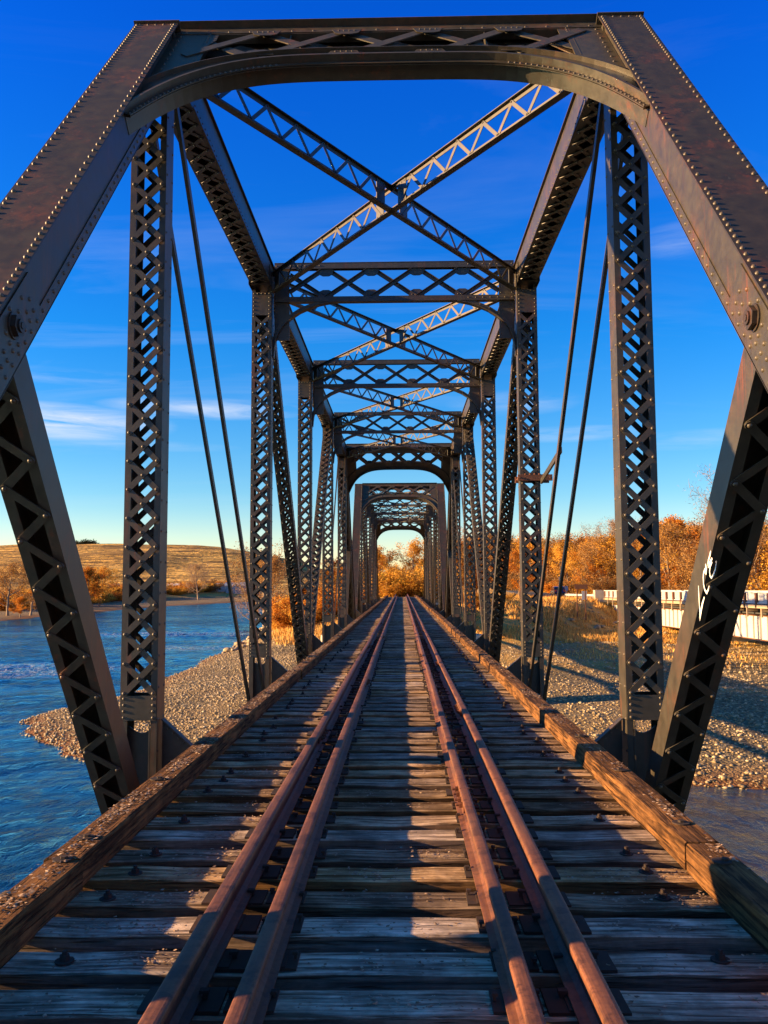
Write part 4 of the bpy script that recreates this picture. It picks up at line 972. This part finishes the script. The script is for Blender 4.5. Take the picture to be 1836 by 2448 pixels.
for (a0,a1,ya,za),(b0,b1,yb,zb) in zip(pts[:-1],pts[1:]):
    for q in (.25,): ln_.add([(a0+q,ya,za+.005),(a0+q+.14,ya,za+.005),(b0+q+.14,yb,zb+.005),(b0+q,yb,zb+.005)],[(0,1,2,3)])
tag(ln_.obj('road_marking',LINE),kind='structure')
rb=empty('road_bridge',(31,96,-1)); tag(rb,'white plate-girder road bridge with a railing, crossing on the right of the photo','bridge')
def rbo(mb,name,mat,par=None): o=mb.obj(name,mat,par or rb); o.location=(-31,-96,1) if par is None else (0,0,0); return o
gd=MB(); RY0,RY1=52.0,124.6
def seg(mb,x0,x1,ya,yb,t0,t1):   # box following the deck grade
    mb.add([(x0,ya,dz(ya)+t0),(x1,ya,dz(ya)+t0),(x1,yb,dz(yb)+t0),(x0,yb,dz(yb)+t0),(x0,ya,dz(ya)+t1),(x1,ya,dz(ya)+t1),(x1,yb,dz(yb)+t1),(x0,yb,dz(yb)+t1)],[(0,3,2,1),(4,5,6,7),(0,1,5,4),(1,2,6,5),(2,3,7,6),(3,0,4,7)])
seg(gd,30.15,30.19,RY0,RY1,-2.95,-1.0); seg(gd,35.4,35.44,RY0,RY1,-2.95,-.55)
y=RY0+.7
while y<RY1: seg(gd,30.0,30.15,y,y+.06,-2.9,-1.02); y+=1.45
rbo(gd,'girder',CON2)
fl_=MB(); seg(fl_,29.98,30.36,RY0,RY1,-3.02,-2.952); seg(fl_,29.98,30.36,RY0,RY1,-.998,-.94); rbo(fl_,'girder_flange',BRN)
st_=MB(); seg(st_,31.0,31.3,RY0,RY1,-.92,-.31); rbo(st_,'underdeck_shade_beam',DGR)  # dark beam added to stand in for shade under the deck overhang
dk=MB(); seg(dk,29.05,36.6,RY0,RY1,-.30,-.03); rbo(dk,'deck_slab',LED)
bk=MB(); y=RY0+1.0
while y<RY1: bk=MB(); seg(bk,29.1,30.0,y,y+.16,-.62,-.302); seg(bk,29.1,29.22,y,y+.16,-1.05,-.62); y+=2.9; rbo(bk,'deck_bracket',LED)
for X,nm in ((29.15,'near'),(36.4,'far')):
    rl=empty('railing',(0,0,0)); rl.parent=rb; rl.location=(-31,-96,1); rm=MB()
    seg(rm,X-.06,X+.06,RY0,RY1,.95,1.06); seg(rm,X-.04,X+.04,RY0,RY1,.08,.16)
    y=RY0
    while y<RY1: pm=MB(); seg(pm,X-.10,X+.07,y,min(y+.30,RY1),-.28,.95); y+=2.4; pm.obj('railing_post',BRN,rl)
    o=rm.obj('rail_frame',WHT,rl); bl=MB(); y=RY0+.2
    while y<RY1:
        q=(y-RY0)%2.4
        if .55<q<2.05: seg(bl,X-.018,X+.018,y,y+.12,.16,.95)
        y+=.17
    bl.obj('balusters',WHT,rl)['kind']='stuff'
# abutment and piers
ab=MB(); ab.add([(27.9,124.9,-4.9),(37.5,124.9,-4.9),(37.5,127.6,-4.9),(28.6,127.6,-4.9),(27.9,124.9,.27),(29.0,124.9,.27),(29.0,127.6,.27),(28.2,127.6,.27)],[(4,5,6,7),(0,1,5,4),(3,0,4,7),(2,3,7,6),(1,2,6,5),(0,3,2,1)])
ab.box(28.6,37.3,124.75,124.9,-5,-1.6); tag(ab.obj('bridge_abutment',CON),'pale concrete abutment where the white road bridge meets the bank','abutment')
def pier(y,x0,x1,w,zt,zb,label,nm='bridge_pier'):
    mb=MB(); n=10; L=[(x0,-w/2),(x1,-w/2)]+[(x1+w/2*math.sin(math.pi*i/n),-w/2*math.cos(math.pi*i/n)) for i in range(1,n)]+[(x1,w/2),(x0,w/2)]+[(x0-w/2*math.sin(math.pi*i/n),w/2*math.cos(math.pi*i/n)) for i in range(1,n)]
    m=len(L); cx=(x0+x1)/2; V=[]
    for z,k in ((zb,1.14),(zt-.55,1),(zt-.55,1.13),(zt,1.13)):
        V+=[(cx+(a-cx)*(1+(k-1)*.3)+ (k-1)*(a-cx>0)*w*.5-(k-1)*(a-cx<0)*w*.5,y+b*k,z) for a,b in L]
    F=[(j*m+i,j*m+(i+1)%m,(j+1)*m+(i+1)%m,(j+1)*m+i) for j in range(3) for i in range(m)]+[tuple(range(m-1,-1,-1)),tuple(3*m+i for i in range(m))]
    mb.add(V,F); return tag(mb.obj(nm,CON),label,'pier')
pier(86,29.8,36.2,1.5,dz(86)-3.05,-7.6,'pale concrete pier standing under the white road bridge')
pier(47.6,-3.2,3.2,1.9,-1.42,-8,'concrete pier carrying the joint between the two truss spans')
pier(.9,-3.2,3.2,1.9,-1.42,-8,'concrete pier under the near end of the near truss span')
am=MB(); am.box(-4,4,93.9,96.4,-7,-.62); am.box(-3.6,3.6,92.9,93.9,-7,-1.42); tag(am.obj('bridge_abutment',CON),'concrete abutment under the far end of the truss spans','abutment')
# guard rail along the road
gr=empty('road_guardrail',(28.6,134,-1)); tag(gr,'steel guardrail on posts between the car and the road bridge','guardrail')
gp=[(28.6,127.4),(27.6,130.2),(26.6,133.1),(25.6,136)]
rm=MB()
for (xa,ya),(xb,yb) in zip(gp[:-1],gp[1:]):
    for o_,h_ in ((0,.0),(.03,.07),(0,.14),(.03,.21)): rm.beam((xa-28.6+o_,ya-134,.40+h_-.02),(xb-28.6+o_,yb-134,.40+h_-.02),.05,.07,(1,0,0))
rm.obj('rail_beam',GAL,gr)
for i in range(9):
    t=i/8*3; j=min(int(t),2); x=gp[j][0]+(gp[j+1][0]-gp[j][0])*(t-j); y=gp[j][1]+(gp[j+1][1]-gp[j][1])*(t-j); pm=MB(); pm.box(x-28.6+.04,x-28.6+.17,y-134-.07,y-134+.07,-1.0,.72); pm.obj('post',WHT if i%2 else DGR,gr)
# brown double-post sign frame and its board
sg=empty('sign_frame',(px2x(1385,105),105,gz(20.5,105))); tag(sg,'rusty brown two-post frame with a dark header board on the grassy bank','sign'); b0=MB(); 
for s in (-.5,.5): q=MB(); q.box(s-.06,s+.06,-.06,.06,-.6,3.75); q.obj('post',BRN,sg)
b0.box(-.78,.78,-.09,-.062,3.2,3.78); b0.obj('header_board',BRN,sg); b1=MB(); b1.box(.1,.72,.2,.23,1.9,2.95); b1.obj('back_panel',GAL,sg)
def road_sign(px,Y,zb,h,w,hh,label,mat,two=False):
    r=empty('road_sign',(px2x(px,Y),Y,zb)); p=MB(); p.box(-.035,.035,-.035,.035,-.4,h); p.obj('post',WHT,r); b=MB(); b.box(-w/2,w/2,-.06,-.037,h-hh,h); b.obj('sign_plate',mat,r)
    if two: b=MB(); b.box(-w/2,w/2,-.06,-.037,h-hh*1.75,h-hh*1.1); b.obj('sign_plate',mat,r)
    return tag(r,label,'sign')
road_sign(1648.5,118,-.7,3.4,.42,.55,'small white two-plate sign on a post beyond the road bridge railing',WHT,True)
road_sign(1334.5,152,-1.1,3.4,.25,.6,'thin white marker post just right of the car',WHT)
road_sign(1350,146,-1.1,1.9,.55,.8,'small grey sign beside the start of the guardrail',GAL)
road_sign(1240,200,-1.2,3.2,1.3,.8,'small dark green sign board by the road left of the car',flat('dark_green_sign',(.05,.09,.07),.6))
fe=empty('utility_box',(px2x(1640,105),36,0))
bpy.data.objects.remove(fe)
# car: dark blue-violet sport utility seen from behind
CX,CY=px2x(1330,143),143.0
car=empty('parked_car',(CX,CY,-1.00),math.radians(-2)); tag(car,'dark blue-violet sport utility car seen from behind on the road','car')
cm,cn,cbs=new_mat('blue_violet_car_paint'); cbs.inputs['Base Color'].default_value=(.05,.028,.07,1); cbs.inputs['Metallic'].default_value=.4; cbs.inputs['Roughness'].default_value=.25; cbs.inputs['Coat Weight'].default_value=.6
gl,gln,glb=new_mat('dark_car_glass'); glb.inputs['Base Color'].default_value=(.02,.025,.03,1); glb.inputs['Roughness'].default_value=.06; glb.inputs['Specular IOR Level'].default_value=.8
tl,tln,tlb=new_mat('red_lamp_glass'); tlb.inputs['Base Color'].default_value=(.45,.02,.03,1); tlb.inputs['Roughness'].default_value=.2
ty,tyn,tyb=new_mat('tyre_rubber'); tyb.inputs['Base Color'].default_value=(.02,.02,.02,1)
prf=[(-2.35,.42),(-2.38,.75),(-2.3,1.02),(-2.12,1.22),(-1.85,1.66),(-1.4,1.74),(.2,1.72),(.75,1.55),(1.35,1.10),(2.1,.98),(2.32,.80),(2.35,.42)]  # rear is -Y
body=MB(); V=[]
for x,k in ((-.93,0),(-.90,.5),(.90,.5),(.93,0)):
    pass
secs=[(-.78,1.0,-.10),(-.92,.97,0),(.92,.97,0),(.78,1.0,-.10)]
def sect(x,inn): return [(x*(1-.16*max(0,(z-1.0)/.75)),y*(1-inn),z if z<1.6 else z) for y,z in prf]
S_=[sect(-.93,0),sect(-.86,-.01),sect(.86,-.01),sect(.93,0)]; m=len(prf)
for s_ in S_: V+=s_
F=[(j*m+i,(j+1)*m+i,(j+1)*m+(i+1)%m,j*m+(i+1)%m) for j in range(3) for i in range(m)]+[tuple(range(m)),tuple(3*m+i for i in range(m-1,-1,-1))]
body.add(V,F); bo=body.obj('body',cm,car); mo=bo.modifiers.new('Bevel','BEVEL'); mo.width=.07; mo.segments=3
gw=MB(); gw.add([(-.66,-2.115,1.24),(.66,-2.115,1.24),(.60,-1.89,1.62),(-.60,-1.89,1.62)],[(0,1,2,3)]); 
gw.prism([(-.68,-2.16,1.22),(.68,-2.16,1.22),(.62,-1.93,1.60),(-.62,-1.93,1.60)],(0,-.86,.5),.02); gw.obj('rear_window',gl,car)
for s in (-1,1):
    w_=MB(); pp=[(s*.905,-1.75,1.14),(s*.83,-1.55,1.58),(s*.83,.15,1.58),(s*.905,.95,1.14)]; w_.prism(pp if s>0 else pp[::-1],(s*.97,0,.2),.02); w_.obj('side_window',gl,car)
    t=MB(); t.box(s*.72-.16,s*.72+.16,-2.42,-2.30,.92,1.24); t.obj('tail_lamp',tl,car)
    for yy in (-1.45,1.4):
        w_=MB(); ngon(w_,(s*.72,yy,.36),(s,0,0),.36,.22,20); wh=w_.obj('wheel',ty,car); rr=MB(); ngon(rr,(s*.945,yy,.36),(s,0,0),.22,.012,14); rr.obj('rim',GAL,wh)
bp=MB(); bp.box(-.86,.86,-2.47,-2.34,.42,.66); bp.obj('bumper',ty,car); npt=MB(); npt.box(-.26,.26,-2.435,-2.39,.78,.92); npt.obj('number_plate',WHT,car)
# settlement across the river
def shed(px,Y,w,d,h,mat,roofm,label,win=3):
    X=px2x(px,Y); r=empty('shed',(X,Y,farz(X,Y)-.2),pr.uniform(-.3,.3)); a=MB(); a.box(-w/2,w/2,-d/2,d/2,0,h); a.obj('wall',mat,r)
    b=MB(); b.add([(-w/2-.3,-d/2-.3,h),(w/2+.3,-d/2-.3,h),(w/2+.3,d/2+.3,h),(-w/2-.3,d/2+.3,h),(-w/2-.3,0,h+d*.22),(w/2+.3,0,h+d*.22)],[(0,1,5,4),(2,3,4,5),(0,4,3),(1,2,5),(3,2,1,0)]); b.obj('roof',roofm,r)
    for i in range(win): c=MB(); x=-w/2+(i+.5)*w/win; c.box(x-.5,x+.5,-d/2-.04,-d/2-.003,1.1,2.1); c.obj('window',gl,r)
    return tag(r,label,'building')
DR=flat('dark_roofing',(.08,.07,.07),.8); RR=flat('red_siding',(.35,.05,.03),.7); GS=flat('grey_siding',(.30,.32,.34),.7)
shed(420,430,16,6,3,CON2,WHT,'long low white shed across the river',4); shed(448,440,11,6,3,GS,DR,'grey shed behind the long white one across the river'); shed(480,438,9,6,3.4,RR,DR,'small red shed by the bare tree across the river',2)
shed(497,446,9,5,3,CON2,DR,'little white house right of the red shed',2); shed(536,450,8,6,3.2,CON2,GS,'white house behind the eyebars across the river',2); shed(580,440,17,8,4.2,GS,GS,'large pale grey shed behind the second left post',3); shed(262,420,13,6,3,GS,DR,'dark roofed shed left of the nearest left post across the river',3); shed(455,470,8,5,3,CON2,WHT,'small white house higher up the far slope',2)

# ---------------------------------------------------------------- light, sky, camera
SUN=unit((1,.10,-.248)); el=math.asin(-SUN[2]); az=math.atan2(-SUN[0],-SUN[1])   # az from +Y towards +X of the sun itself
L=bpy.data.lights.new('sun','SUN'); L.energy=5.0; L.angle=math.radians(.5); L.color=(1,.63,.29); so=bpy.data.objects.new('sun',L); col.objects.link(so); so.rotation_euler=Vector(SUN).to_track_quat('-Z','Y').to_euler()
W=bpy.data.worlds.new('World'); sc.world=W; W.use_nodes=True; nt=W.node_tree; N=NT(nt); bg=nt.nodes['Background']
sk_=N.n('ShaderNodeTexSky'); sk_.sky_type='NISHITA'; sk_.sun_disc=False; sk_.sun_elevation=el; sk_.sun_rotation=az; sk_.altitude=900; sk_.air_density=1.0; sk_.dust_density=.25; sk_.ozone_density=3.0
hs=N.n('ShaderNodeHueSaturation'); hs.inputs['Saturation'].default_value=1.28; hs.inputs['Hue'].default_value=.505; N.l(sk_.outputs[0],hs.inputs['Color'])
tc=N.n('ShaderNodeTexCoord'); sp=N.n('ShaderNodeSeparateXYZ'); N.l(tc.outputs['Generated'],sp.inputs[0])
zz=N.math('ADD',N.math('MAXIMUM',sp.outputs[2],0.0),.06); cx=N.math('DIVIDE',sp.outputs[0],zz); cy=N.math('DIVIDE',sp.outputs[1],zz)
cb_=N.n('ShaderNodeCombineXYZ'); N.l(cx,cb_.inputs[0]); N.l(cy,cb_.inputs[1])
def mapp(s,r=0,loc=(0,0,0)):
    x=N.n('ShaderNodeMapping'); x.inputs['Scale'].default_value=s; x.inputs['Rotation'].default_value=(0,0,r); x.inputs['Location'].default_value=loc; N.l(cb_.outputs[0],x.inputs['Vector']); return x.outputs[0]
c1=N.noise(mapp((.55,1.9,1),-.12,(3.1,.7,0)),1.0,8,.62,.9); c2=N.noise(mapp((.18,.22,1),0,(5,2,0)),1.0,3,.5)
cl1=N.math('MULTIPLY',N.ramp(c1,[(.50,G3(0)),(.80,G3(1))]),N.ramp(c2,[(.44,G3(0)),(.66,G3(1))]))
# the low streaks of cloud over the hills on the left
def band(x0,z0,rx,rz,s):
    dx=N.math('DIVIDE',N.math('SUBTRACT',sp.outputs[0],x0),rx); d_=N.math('DIVIDE',N.math('SUBTRACT',sp.outputs[2],z0),rz); d=N.math('ADD',N.math('MULTIPLY',dx,dx),N.math('MULTIPLY',d_,d_)); return N.math('MULTIPLY',N.math('MAXIMUM',N.math('SUBTRACT',1.0,d),0),s)
v3=N.n('ShaderNodeMapping'); v3.inputs['Scale'].default_value=(9,9,75); v3.inputs['Rotation'].default_value=(0,.05,0); N.l(tc.outputs['Generated'],v3.inputs['Vector'])
st3=N.ramp(N.noise(v3.outputs[0],1.0,6,.6,.5),[(.34,G3(0)),(.66,G3(1))])
bb=band(-.38,.176,.13,.022,1.5)
for q in ((-.22,.198,.12,.013,1.0),(-.36,.225,.12,.010,.3),(-.30,.155,.12,.007,.35),(.19,.168,.09,.010,.6),(.13,.205,.08,.016,.35),(.33,.155,.10,.012,.35),(.30,.36,.05,.02,.3)): bb=N.math('MAXIMUM',bb,band(*q))
er=N.ramp(sp.outputs[2],[(0,(.95,.64,.47)),(.10,(.50,.58,.57)),(.28,(.12,.54,.72)),(.58,(.035,.40,.92)),(.70,(.58,.60,.55)),(1,(.85,.78,.64))])  # upper sky out of view is brightened and warmed to lift tie tops
vm_=N.n('ShaderNodeVectorMath',operation='SCALE'); vm_.inputs['Scale'].default_value=2.0; N.l(N.mix(1,hs.outputs[0],er,'MULTIPLY'),vm_.inputs[0]); hs2=vm_.outputs[0]
cl=N.math('MINIMUM',N.math('ADD',N.math('MULTIPLY',cl1,.18),N.math('MULTIPLY',N.math('MULTIPLY',st3,bb),.62)),.8)
skc=N.mix(cl,hs2,(4.6,4.9,5.6))
N.l(skc,bg.inputs['Color']); bg.inputs['Strength'].default_value=.055
cam=bpy.data.cameras.new('camera'); co=bpy.data.objects.new('camera',cam); col.objects.link(co); sc.camera=co
cam.sensor_fit='VERTICAL'; cam.sensor_height=24.48; cam.lens=20.50; cam.clip_end=20000; cam.clip_start=.05
pi_,ya_,ro_=[math.radians(a) for a in (4.75,1.186,-.26)]
fw=V3(-math.sin(ya_)*math.cos(pi_),math.cos(ya_)*math.cos(pi_),math.sin(pi_)); rt_=V3(math.cos(ya_),math.sin(ya_),0); up_=np.cross(rt_,fw)
R_=math.cos(ro_)*rt_+math.sin(ro_)*up_; U_=-math.sin(ro_)*rt_+math.cos(ro_)*up_
mw=Matrix([[R_[0],U_[0],-fw[0],.070],[R_[1],U_[1],-fw[1],0],[R_[2],U_[2],-fw[2],1.402],[0,0,0,1]]); co.matrix_world=mw
sc.view_settings.view_transform='Standard'; sc.view_settings.look='None'; sc.view_settings.exposure=1.75; sc.view_settings.gamma=1
sc.cycles.max_bounces=6; sc.cycles.diffuse_bounces=3
